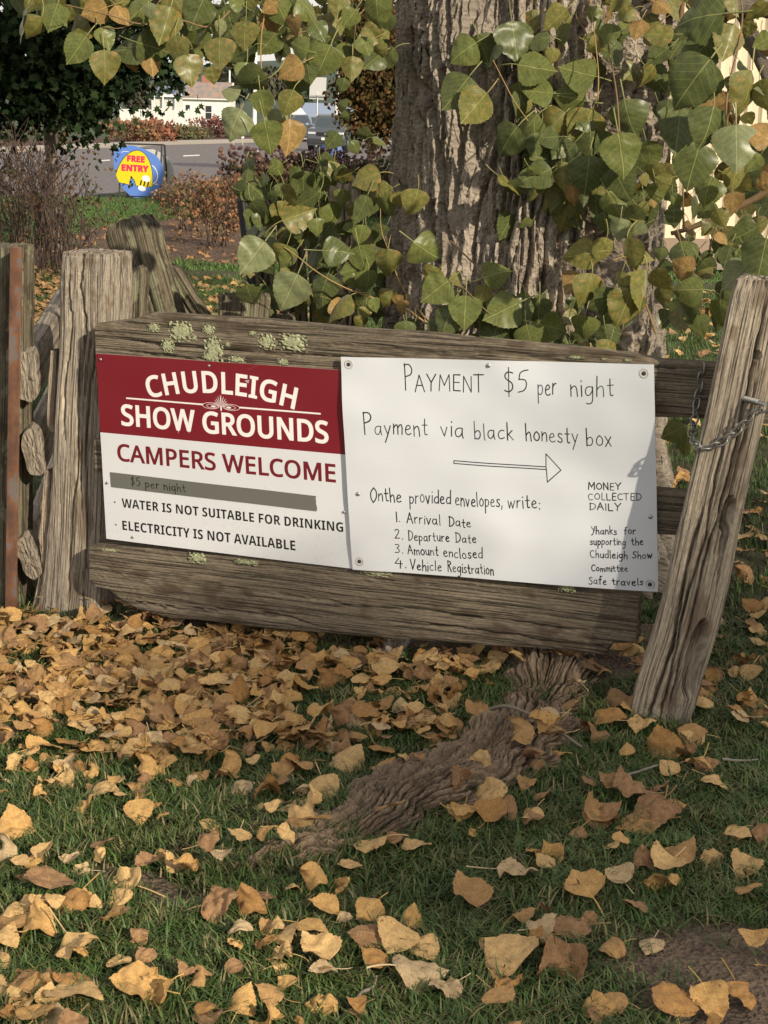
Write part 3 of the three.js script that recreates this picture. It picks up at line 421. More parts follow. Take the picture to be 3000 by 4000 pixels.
{
  const W = 2048, H = 1440, cv = document.createElement('canvas'); cv.width = W; cv.height = H; const c = cv.getContext('2d');
  c.fillStyle = '#d4d7dc'; c.fillRect(0, 0, W, H); seedTo(9);
  for (let i = 0; i < 900; i++) { c.fillStyle = `rgba(${rnd() < 0.5 ? '194,198,203' : '222,224,228'},${rr(0.05, 0.2)})`; c.fillRect(rr(-50, W), rr(0, H), rr(60, 500), rr(1, 2.5)); }
  c.strokeStyle = '#16161a'; seedTo(21);
  const h = (t, x0, y0, x1, y1, cap, lw = 7, gap = 1.5) => hand(c, t, x0, y0, x1, y1, cap, W, H, lw, 1.25, gap);
  h('P', 0.2066, 0.1424, 0.236, 0.1424, 0.118, 8); h('AYMENT', 0.2426, 0.1449, 0.467, 0.1431, 0.074, 7);
  h('$5', 0.5312, 0.1455, 0.6075, 0.1401, 0.1, 8); h('per', 0.64, 0.1475, 0.6981, 0.143, 0.088); h('night', 0.7412, 0.148, 0.875, 0.142, 0.088);
  h('P', 0.0655, 0.3516, 0.096, 0.35, 0.098, 7.5); h('ayment', 0.102, 0.35, 0.2794, 0.3453, 0.082); h('via', 0.3216, 0.3473, 0.3958, 0.3471, 0.078); h('black', 0.4303, 0.3559, 0.5579, 0.3502, 0.078); h('honesty', 0.5961, 0.3522, 0.7619, 0.3564, 0.078); h('box', 0.7863, 0.3636, 0.8656, 0.3635, 0.078);
  c.lineWidth = 6; c.lineJoin = 'round'; c.beginPath(); [[0.3627, 0.4563], [0.6587, 0.466], [0.66, 0.4068], [0.7055, 0.4778], [0.6616, 0.5342], [0.6597, 0.4778], [0.3623, 0.4685]].forEach(([x, y], i) => c[i ? 'lineTo' : 'moveTo'](x * W, y * H)); c.closePath(); c.stroke(); c.beginPath(); c.moveTo(0.6587 * W, 0.466 * H); c.lineTo(0.6597 * W, 0.4778 * H); c.stroke();
  h('Onthe', 0.0753, 0.6656, 0.1803, 0.66, 0.066); h('provided', 0.2073, 0.6632, 0.3464, 0.6571, 0.066); h('envelopes,', 0.361, 0.6604, 0.5145, 0.66, 0.064); h('write:', 0.5307, 0.6623, 0.6336, 0.6574, 0.064);
  h('1.', 0.1556, 0.7547, 0.1715, 0.755, 0.045); h('Arrival', 0.1949, 0.7585, 0.3081, 0.7585, 0.05); h('Date', 0.3364, 0.7604, 0.4099, 0.7596, 0.046);
  h('2.', 0.149, 0.8378, 0.1769, 0.8367, 0.045); h('Departure', 0.196, 0.8424, 0.3341, 0.836, 0.046); h('Date', 0.3555, 0.8367, 0.4244, 0.833, 0.044);
  h('3.', 0.1464, 0.9081, 0.1742, 0.9079, 0.045); h('Amount', 0.1915, 0.9098, 0.2946, 0.9059, 0.046); h('enclosed', 0.3113, 0.9116, 0.4422, 0.9061, 0.05);
  h('4.', 0.1439, 0.9749, 0.1822, 0.9752, 0.046); h('Vehicle', 0.1958, 0.9833, 0.3023, 0.9802, 0.05); h('Registration', 0.3226, 0.9825, 0.4766, 0.9763, 0.05);
  h('MONEY', 0.789, 0.5569, 0.8899, 0.5535, 0.0295, 6.2); h('COLLECTED', 0.7869, 0.6052, 0.9526, 0.595, 0.0295, 6.2); h('DAILY', 0.7905, 0.6503, 0.8886, 0.6456, 0.031, 6.2);
  h('@hanks', 0.7948, 0.7576, 0.8748, 0.7527, 0.034, 6.4); h('for', 0.8962, 0.7504, 0.9326, 0.7475, 0.034, 6.4);
  h('supporting', 0.7908, 0.8057, 0.9016, 0.798, 0.034, 6.4); h('the', 0.9198, 0.7959, 0.9561, 0.7929, 0.034, 6.4);
  h('Chudleigh', 0.7898, 0.8656, 0.9068, 0.8575, 0.034, 6.4); h('Show', 0.9221, 0.8558, 0.9825, 0.8515, 0.032, 6.4);
  h('Committee', 0.7931, 0.9252, 0.9079, 0.9159, 0.03, 6.4); h('Safe', 0.7845, 0.9846, 0.8405, 0.9821, 0.036, 6.4); h('travels', 0.8578, 0.9818, 0.9539, 0.9742, 0.034, 6.4);
  grime(c, W, H, 350, '120,118,110', 31);
  const base = gp(1.28, 0.29, 0.006), t = thing('payment_sign', 'white payment sign with black handwriting and a drawn arrow', 'sign', undefined, base);
  const Q = quad([[0.831, 0.871], [1.682, 0.911], [1.732, 0.31], [0.878, 0.274]], 0.009);
  const sm = new THREE.MeshPhysicalMaterial({ map: canvasTex(cv), roughness: 0.38, clearcoat: 0.2, clearcoatRoughness: 0.35 });
  const wv = (s, r) => 0.007 * (n2(s * 1.6 + 4, r * 1.4) + 0.4 * n2(s * 3.5, r * 3.1));
  signBoard('board', Q, 0.004, sm, edgeM, t, base, wv);
  const pt = (x, y) => Q(x, y).addScaledVector(G.n, wv(x, y) + 0.0005);
  for (const [x, y] of [[0.0265, 0.0329], [0.9703, 0.0381], [0.9751, 0.9686], [0.0261, 0.9573]]) screw(t, base, pt(x, y), 0.0058, true, true);
  for (const [x, y] of [[0.4865, 0.0228], [0.0366, 0.6323], [0.9799, 0.6652]]) screw(t, base, pt(x, y), 0.0062, false, false);
}

// ---------------------------------------------------------------- leaves: shapes and colours
// base at the origin, tip at +y, upper face towards +z, length 1
function leafShape(o) {
  const { rows = 20, cols = 8, fold = 0.12, bend = 0.5, cup = 0, wave = 0.04, width = 0.95, tooth = 0.012, stalk = 0.5, sbend = 0.4, sd = 1, twist = 0, roll = 0 } = o;
  const prof = (t) => { const b = 0.3; if (t < b) return 0.5 * Math.pow(Math.max(0, 1 - Math.pow(1 - t / b, 2.4)), 0.6); const s = (t - b) / (1 - b); return 0.5 * Math.pow(1 - s, 0.9) * (1 + 0.6 * s) * (1 - 0.35 * sstep(0.5, 0.95, s)); };
  const def = (x, t) => {
    let z = fold * Math.abs(x) + cup * x * x * 2 + wave * (n2(t * 2.6 + sd, x * 3 + sd) + 0.7 * Math.sin(t * 10 + sd + (x > 0 ? 1.7 : 0)) * Math.abs(x) * 2), y = t;
    if (roll) { const a = x * roll; const R = 1 / roll; x = Math.sin(a) * R; z += (1 - Math.cos(a)) * R; }
    const k = bend, a = k * t; if (Math.abs(k) > 1e-3) { const R = 1 / k; const yy = Math.sin(a) * (R - z), zz = R - Math.cos(a) * (R - z); y = yy; z = zz; }
    z = -z; // bend drops the tip away from the upper face
    if (twist) { const c = Math.cos(twist * t), s = Math.sin(twist * t), X = x * c - z * s; z = x * s + z * c; x = X; }
    return V(x, y, -(-z));
  };
  const blade = gridGeo(rows, cols, (s, q) => { const t = s, w = prof(t) * width * (1 + (tooth ? 0 : 0)) + (t > 0.05 && t < 0.97 ? tooth * ((t * rows * 0.5) % 1 < 0.5 ? 1 : -0.6) : 0), x = (q * 2 - 1) * Math.max(0, w); return [def(x, t), 0.5 + x * 0.98, 0.02 + t * 0.96]; });
  { const ix = blade.index.array; for (let i = 0; i < ix.length; i += 3) { const k = ix[i]; ix[i] = ix[i]; } }
  if (!stalk) return blade;
  const P = []; for (let i = 0; i <= 6; i++) { const f = i / 6; P.push(V(0.02 * Math.sin(sd) * f, -stalk * f, 0.006 - sbend * stalk * f * f)); }
  const st = tube(P, 0.013, 0.019, 7, 5); { const u = st.attributes.uv; for (let i = 0; i < u.count; i++) u.setXY(i, 0.5, 0.2); }
  return mergeGeometries([blade, st]);
}
// leaf colouring: midrib, side veins, blotches
function leafTex(base, tip, vein, blotch, amt, sd, size = 256) {
  return dataTex(size, size, (u, v, o) => {
    const x = Math.abs(u - 0.5), side = u > 0.5 ? 1 : 0, mid = sstep(0.013, 0.004, x) * 0.9;
    const ph = (v - x * 0.75 + side * 0.03) * 7.2, vn = sstep(0.07, 0.015, Math.abs(ph - Math.round(ph))) * sstep(0.02, 0.05, x) * sstep(0.5, 0.2, x) * 0.42;
    const f = fbm2(u * 5 + sd, v * 5, 4), g = fbm2(u * 22 + sd, v * 22, 3), e = sstep(0.12, 0.5, f * 0.9 + amt + (x * 1.1 + Math.abs(v - 0.45) * 0.55 - 0.35));
    for (let k = 0; k < 3; k++) { let c = lerp(base[k], tip[k], clamp(0.4 + f * 1.1 + 0.25 * g)); c = lerp(c, blotch[k] * (1 + 0.5 * g), e); c *= 1 + 0.3 * g; o[k] = lerp(c, vein[k], clamp(mid + vn)); }
  }, true, false);
}
const leafMat = (tex, rough = 0.45, coat = 0.35, tr = 0.22, tint = [1, 1, 1]) => { const m = new THREE.MeshPhysicalMaterial({ map: tex, roughness: rough, clearcoat: coat, clearcoatRoughness: 0.32, ...(tr ? { transmission: tr, thickness: 0 } : {}), side: THREE.DoubleSide }); m.color.setRGB(...tint); return m; };
const TX = {
  green: leafTex([0.105, 0.128, 0.02], [0.155, 0.175, 0.03], [0.36, 0.36, 0.11], [0.16, 0.14, 0.03], -0.28, 1),
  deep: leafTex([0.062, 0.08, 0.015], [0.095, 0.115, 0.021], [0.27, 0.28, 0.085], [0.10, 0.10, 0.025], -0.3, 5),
  yellow: leafTex([0.15, 0.155, 0.028], [0.24, 0.21, 0.035], [0.42, 0.36, 0.1], [0.36, 0.22, 0.05], -0.12, 9),
  olive: leafTex([0.11, 0.112, 0.022], [0.165, 0.15, 0.03], [0.28, 0.25, 0.08], [0.26, 0.14, 0.04], -0.02, 13),
  rusty: leafTex([0.19, 0.125, 0.035], [0.32, 0.19, 0.06], [0.42, 0.28, 0.11], [0.17, 0.085, 0.03], -0.05, 17),
  pale: leafTex([0.16, 0.185, 0.075], [0.22, 0.235, 0.10], [0.38, 0.37, 0.18], [0.24, 0.19, 0.07], -0.25, 21),
  tan: leafTex([0.43, 0.275, 0.115], [0.59, 0.39, 0.165], [0.52, 0.36, 0.16], [0.25, 0.13, 0.045], -0.16, 25),
  gold: leafTex([0.41, 0.235, 0.08], [0.55, 0.335, 0.12], [0.58, 0.40, 0.14], [0.25, 0.12, 0.035], -0.12, 29),
  fawn: leafTex([0.42, 0.295, 0.155], [0.55, 0.405, 0.23], [0.56, 0.44, 0.26], [0.28, 0.18, 0.09], -0.14, 33),
  brown: leafTex([0.24, 0.13, 0.058], [0.36, 0.205, 0.095], [0.36, 0.23, 0.11], [0.10, 0.06, 0.03], -0.06, 37),
};
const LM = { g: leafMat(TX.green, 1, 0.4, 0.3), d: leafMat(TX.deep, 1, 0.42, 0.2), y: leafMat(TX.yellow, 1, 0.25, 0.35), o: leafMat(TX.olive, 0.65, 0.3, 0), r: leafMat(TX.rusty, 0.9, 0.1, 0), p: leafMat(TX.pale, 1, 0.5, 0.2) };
const FM = ['tan', 'gold', 'fawn', 'brown', 'tan', 'gold'].map((k, i) => leafMat(TX[k], 0.85, 0.0, 0, i > 3 ? [0.72, 0.64, 0.58] : [1, 1, 1]));
seedTo(100);
const LG = []; for (let i = 0; i < 14; i++) LG.push(leafShape({ fold: rr(-0.02, 0.4), bend: rr(-0.2, 1.1), wave: rr(0.01, 0.03), width: rr(0.86, 1.04), cup: rr(-0.25, 0.2), sd: i * 3.1, stalk: rr(0.4, 0.7), sbend: rr(-0.2, 0.8), twist: rr(-0.35, 0.35) }));
const FG = []; // most lie fairly flat, some are curled, a few rolled right up
for (let i = 0; i < 24; i++) { const k = i % 6 === 5 ? 2 : i % 3 === 1 ? 1 : 0; FG.push(leafShape({ fold: rr(-0.12, 0.3), bend: [rr(-0.5, 0.6), rr(-1.3, 1.4), rr(-2.2, 2.2)][k], wave: [rr(0.03, 0.07), rr(0.06, 0.12), rr(0.08, 0.15)][k], width: rr(0.8, 1.08), cup: rr(-0.5, 0.5), sd: 50 + i * 2.3, stalk: i % 3 === 2 ? 0 : rr(0.35, 0.7), sbend: rr(-0.5, 0.5), twist: rr(-0.5, 0.5) * (k + 0.6), roll: [rr(0, 0.6), rr(0.4, 1.6), rr(1.8, 3.2)][k], tooth: 0.016 })); }

// ---------------------------------------------------------------- the poplar
const atZ = (px, py, z) => { const d = ray(px, py); return eye.clone().addScaledVector(d, z / d.z); };
const TC = atZ(2035, 1000, -5.4); TC.y = 0;
const poplar = thing('poplar_tree', 'huge poplar with deeply furrowed bark and overhanging leafy twigs behind the rail fence', 'tree', undefined, TC);
const barkTex = (() => {
  const f = tile((u, v) => fbm2(u * 16, v * 3, 4)), g = tile((u, v) => fbm2(u * 50 + 4, v * 16, 4)), h = tile((u, v) => fbm2(u * 5 + 2, v * 4, 4)), q = tile((u, v) => fbm2(u * 90, v * 60 + 4, 3));
  return { col: dataTex(1024, 1024, (u, v, o) => { const a = clamp(0.5 + 0.7 * f(u, v) + 0.5 * g(u, v)), b = clamp(0.5 + h(u, v) * 1.2), c = q(u, v); for (let k = 0; k < 3; k++) { let x = lerp([0.17, 0.138, 0.108][k], [0.43, 0.37, 0.295][k], a); x = lerp(x, [0.38, 0.30, 0.225][k], b * 0.4); x *= 1 + 0.45 * c; o[k] = x; } }),
    bump: dataTex(1024, 1024, (u, v, o) => { o[0] = o[1] = o[2] = clamp(0.5 + 0.5 * g(u, v) + 0.5 * q(u, v)); }, false) };
})();
const barkM = new THREE.MeshStandardMaterial({ map: barkTex.col, bumpMap: barkTex.bump, bumpScale: 0.008, roughness: 0.95 });
const barkDisp = (a, y, amp = 1) => { const w = a + 0.028 * n2(a * 3, y * 1.1) + 0.008 * n2(a * 9, y * 4), d1 = Math.abs(n2(w * 11, y * 0.95 + 0.25 * n2(a * 5, y * 2))), d2 = Math.abs(n2(w * 25 + 7, y * 1.9)), d3 = Math.abs(n2(w * 48 + 3, y * 6)); return amp * (0.048 * sstep(0, 0.34, d1) + 0.026 * sstep(0, 0.34, d2) + 0.010 * sstep(0, 0.4, d3) + 0.003 * n2(a * 70, y * 40)); };
{
  const R0 = 0.425, NA = 520, NY = 620, Ht = 4.2;
  const g = gridGeo(NY, NA, (s, f, i, j) => {
    const y = lerp(-0.15, Ht, Math.pow(s, 1.15)), th = f * 2 * Math.PI, al = (j === NA ? 0 : f) * 2 * Math.PI * R0;
    const tm = (j === NA ? 0 : f) * 2 * Math.PI;
    let r = R0 * (1 - 0.02 * y) * (1 + 0.05 * n2(Math.cos(tm) * 1.3 + 4, Math.sin(tm) * 1.3 + y * 0.15)) + 0.16 * Math.exp(-Math.max(0, y) * 3.2) * (1 + 0.55 * Math.sin(tm * 3 + 0.9) + 0.3 * Math.sin(tm * 5 + 2));
    // flute between the main bole and its right-hand column (seen from the sign side), angle from +x towards the viewer
    const fl = (c, w) => { let d = Math.abs(((tm - c + Math.PI * 3) % (Math.PI * 2)) - Math.PI); return Math.exp(-d * d / (w * w)); };
    r -= 0.075 * fl(1.02 + 0.05 * Math.sin(y * 2), 0.16); r += 0.03 * fl(0.62, 0.22); r -= 0.03 * fl(2.0, 0.12) * sstep(0.4, 1.5, y);
    r += barkDisp(al, y, 0.9 + 0.3 * n2(tm, y)) - 0.045;
    return [V(Math.cos(th) * r + 0.012 * y, y, Math.sin(th) * r), al, y];
  }, true);
  { const ix = g.index.array; for (let i = 0; i < ix.length; i += 3) { const k = ix[i]; ix[i] = ix[i + 1]; ix[i + 1] = k; } g.computeVertexNormals(); }
  part('trunk', g, barkM, poplar);
}
// surface root crossing under the fence
const rootM = barkM.clone(); rootM.color.setRGB(0.7, 0.6, 0.5);
function rootGeo(px, widths, sink, sd, NS = 640, NK = 200) {
  const pts = px.map(([x, y]) => gnd(x, y)), cv = path(pts), L = cv.getLength();
  return gridGeo(NS, NK, (s, f, i, j) => {
    const p = cv.getPointAt(s), t = cv.getTangentAt(s), side = V(-t.z, 0, t.x).normalize();
    const x = s * (widths.length - 1), k = Math.min(widths.length - 2, Math.floor(x)), w = lerp(widths[k][0], widths[k + 1][0], x - k), h = lerp(widths[k][1], widths[k + 1][1], x - k);
    const a = Math.PI * f, cx = Math.cos(a), cy = Math.sin(a), al = (f - 0.5) * 2.6 * w, l = s * L;
    const q = al + 0.012 * n2(l * 3, al * 5 + sd), d1 = Math.abs(n2(q * 30 + sd, l * 1.7)), d2 = Math.abs(n2(q * 66, l * 5 + sd)), d3 = Math.abs(n2(q * 26 + 4, l * 16)), d = (0.026 * sstep(0, 0.3, d1) + 0.012 * sstep(0, 0.3, d2) + 0.006 * sstep(0, 0.2, d3) + 0.003 * n2(q * 90, l * 25) + 0.0015 * n2(q * 150, l * 60) - 0.026) * Math.min(1, w * 18) + 0.016 * n2(l * 4 + sd, cx * 1.2);
    const end = sstep(0, 0.03, s) * sstep(1, 0.93, s);
    const rr0 = 1; p.y = gh(p.x, p.z) - sink;
    p.addScaledVector(side, cx * (w * (1 + 0.28 * n2(l * 5 + (cx > 0 ? 3 : 9), sd) + 0.12 * n2(l * 14, sd + (cx > 0 ? 5 : 1))) + d) * (0.3 + 0.7 * end) + 0.02 * n2(l * 3.4, sd + 2)); p.y += cy * (h * (1 + 0.4 * n2(l * 4.5, cx * 1.5 + sd)) + d + sink) * end;
    return [p, al, l];
  });
}
{
  const g = rootGeo([[2260, 2480], [2180, 2560], [2140, 2680], [2080, 2820], [1990, 2930], [1820, 3010], [1620, 3110], [1400, 3230], [1180, 3310], [960, 3380], [720, 3450]], [[0.13, 0.015], [0.13, 0.025], [0.105, 0.03], [0.125, 0.016], [0.11, 0.022], [0.14, 0.058], [0.14, 0.034], [0.13, 0.026], [0.1, 0.01], [0.065, 0.002], [0.03, -0.02]], 0.03, 4);
  part('root', rebase(g, TC), rootM, poplar);
  const g2 = rootGeo([[1480, 2430], [1530, 2520], [1545, 2580], [1560, 2620]], [[0.03, 0.04], [0.03, 0.05], [0.03, 0.035], [0.01, 0.0]], 0.02, 9, 90, 60);
  part('root', rebase(g2, TC), barkM, poplar);
}
// limbs that reach over the fence, out of view, and carry the crown
const limbM = barkM;
const limb = (pts, r0, r1) => part('limb', rebase(tube(pts, r0, r1, 40, 12, 0.12), TC), limbM, poplar);
limb([TC.clone().add(V(0, 3.9, 0)), TC.clone().add(V(0.2, 6, 0.1)), TC.clone().add(V(-0.2, 9, 0.4)), TC.clone().add(V(0.3, 12, 0.2))], 0.36, 0.12);
limb([TC.clone().add(V(0.1, 4, 0)), TC.clone().add(V(1.6, 5.6, 0.6)), TC.clone().add(V(3, 7.4, 1.4))], 0.2, 0.05);
limb([TC.clone().add(V(-0.1, 4, 0)), TC.clone().add(V(-1.8, 5.4, 0.2)), TC.clone().add(V(-3.4, 7, 0.9))], 0.2, 0.05);
limb([TC.clone().add(V(0, 4.2, 0.2)), TC.clone().add(V(-0.6, 4.4, 1.2)), TC.clone().add(V(-0.9, 3.4, 1.6)), TC.clone().add(V(-1.0, 2.5, 1.5))], 0.08, 0.012);
limb([TC.clone().add(V(0.1, 4.2, 0.2)), TC.clone().add(V(0.9, 4.0, 1.2)), TC.clone().add(V(1.0, 3.0, 1.5)), TC.clone().add(V(0.8, 2.25, 1.4))], 0.07, 0.012);
// twigs in view: photo pixels and distance
const twigM = (() => { const m = mat([0.20, 0.125, 0.06], 0.8); return m; })(), twigY = mat([0.33, 0.21, 0.075], 0.65);
const twig = (pts, r0, r1, m = twigM) => part('twig', rebase(tube(pts.map(([x, y, d]) => at(x, y, d)), r0 * (r0 < 0.007 ? 0.62 : 1), r1 * (r0 < 0.007 ? 0.62 : 1), 26, 6, 0.15), TC), m, poplar);
twig([[1130, -160, 4.5], [1060, -40, 4.45], [1022, 130, 4.42], [1020, 250, 4.4], [1028, 340, 4.4], [1045, 410, 4.4]], 0.0045, 0.0022, twigY);
twig([[1000, -120, 4.6], [900, 40, 4.55], [810, 105, 4.5], [690, 75, 4.45], [560, 95, 4.4], [430, 60, 4.35], [340, 38, 4.35], [255, 18, 4.3]], 0.006, 0.002);
twig([[660, -60, 4.5], [620, 10, 4.45], [575, 60, 4.42], [470, 110, 4.4], [400, 105, 4.4]], 0.004, 0.002);
twig([[1500, -60, 4.9], [1400, 60, 4.8], [1290, 130, 4.7], [1200, 120, 4.65], [1110, 160, 4.6]], 0.006, 0.0025);
twig([[1392, 60, 4.75], [1382, 180, 4.7], [1376, 240, 4.7]], 0.002, 0.0014);
twig([[1700, 1290, 5.0], [1560, 1190, 4.98], [1480, 1170, 4.97], [1350, 1125, 4.96], [1235, 1060, 4.95], [1160, 1000, 4.94], [1110, 965, 4.93]], 0.006, 0.0025, twigY);
twig([[1700, 1290, 5.0], [1570, 1120, 5.0], [1520, 985, 4.98], [1490, 900, 4.97], [1486, 815, 4.97]], 0.005, 0.002, twigY);
twig([[2180, 640, 4.95], [2060, 470, 4.75], [2005, 388, 4.7], [1965, 312, 4.68], [1926, 235, 4.66]], 0.005, 0.0022, twigY);
twig([[2100, 1320, 4.7], [1960, 1250, 4.62], [1905, 1218, 4.6], [1825, 1138, 4.6], [1790, 1105, 4.6]], 0.005, 0.002);
twig([[2000, 1240, 4.75], [1950, 1130, 4.72], [1873, 1052, 4.72], [1800, 980, 4.74], [1759, 940, 4.76]], 0.006, 0.003);
twig([[2560, 1300, 4.6], [2500, 1120, 4.5], [2460, 1030, 4.4], [2440, 1003, 4.36], [2395, 1016, 4.34]], 0.005, 0.002, twigY);
twig([[2850, 560, 3.9], [2836, 434, 3.85], [2852, 307, 3.85], [2880, 200, 3.85], [2900, 60, 3.9], [2880, -80, 4.0]], 0.005, 0.003);
twig([[3060, 700, 4.7], [2960, 770, 4.7], [2790, 848, 4.7], [2700, 890, 4.7], [2622, 912, 4.7]], 0.014, 0.007);
twig([[2640, 905, 4.7], [2680, 960, 4.68], [2715, 1030, 4.66], [2760, 1090, 4.64]], 0.011, 0.004);
twig([[2672, 900, 4.7], [2668, 800, 4.7], [2672, 700, 4.7], [2700, 560, 4.65]], 0.006, 0.003);
twig([[2640, 260, 5.2], [2645, 180, 5.2], [2660, 60, 5.2], [2680, -60, 5.2]], 0.01, 0.008);
twig([[2840, 20, 4.8], [2930, 28, 4.8], [3040, 40, 4.8]], 0.028, 0.03, barkM);
twig([[2890, 30, 4.85], [2925, 110, 4.85], [2955, 200, 4.85], [2990, 280, 4.85], [3050, 420, 4.85]], 0.024, 0.018, barkM);
twig([[2330, 260, 4.7], [2290, 130, 4.72], [2250, 60, 4.75], [2320, -60, 4.9]], 0.004, 0.003);
twig([[2334, 420, 4.5], [2338, 300, 4.55], [2330, 200, 4.6], [2300, -40, 4.8]], 0.003, 0.0025, twigY);
twig([[2420, 520, 4.5], [2410, 380, 4.55], [2380, 200, 4.7], [2340, -60, 4.9]], 0.004, 0.003);
twig([[2770, 1060, 4.5], [2775, 960, 4.6], [2800, 880, 4.68]], 0.004, 0.005);

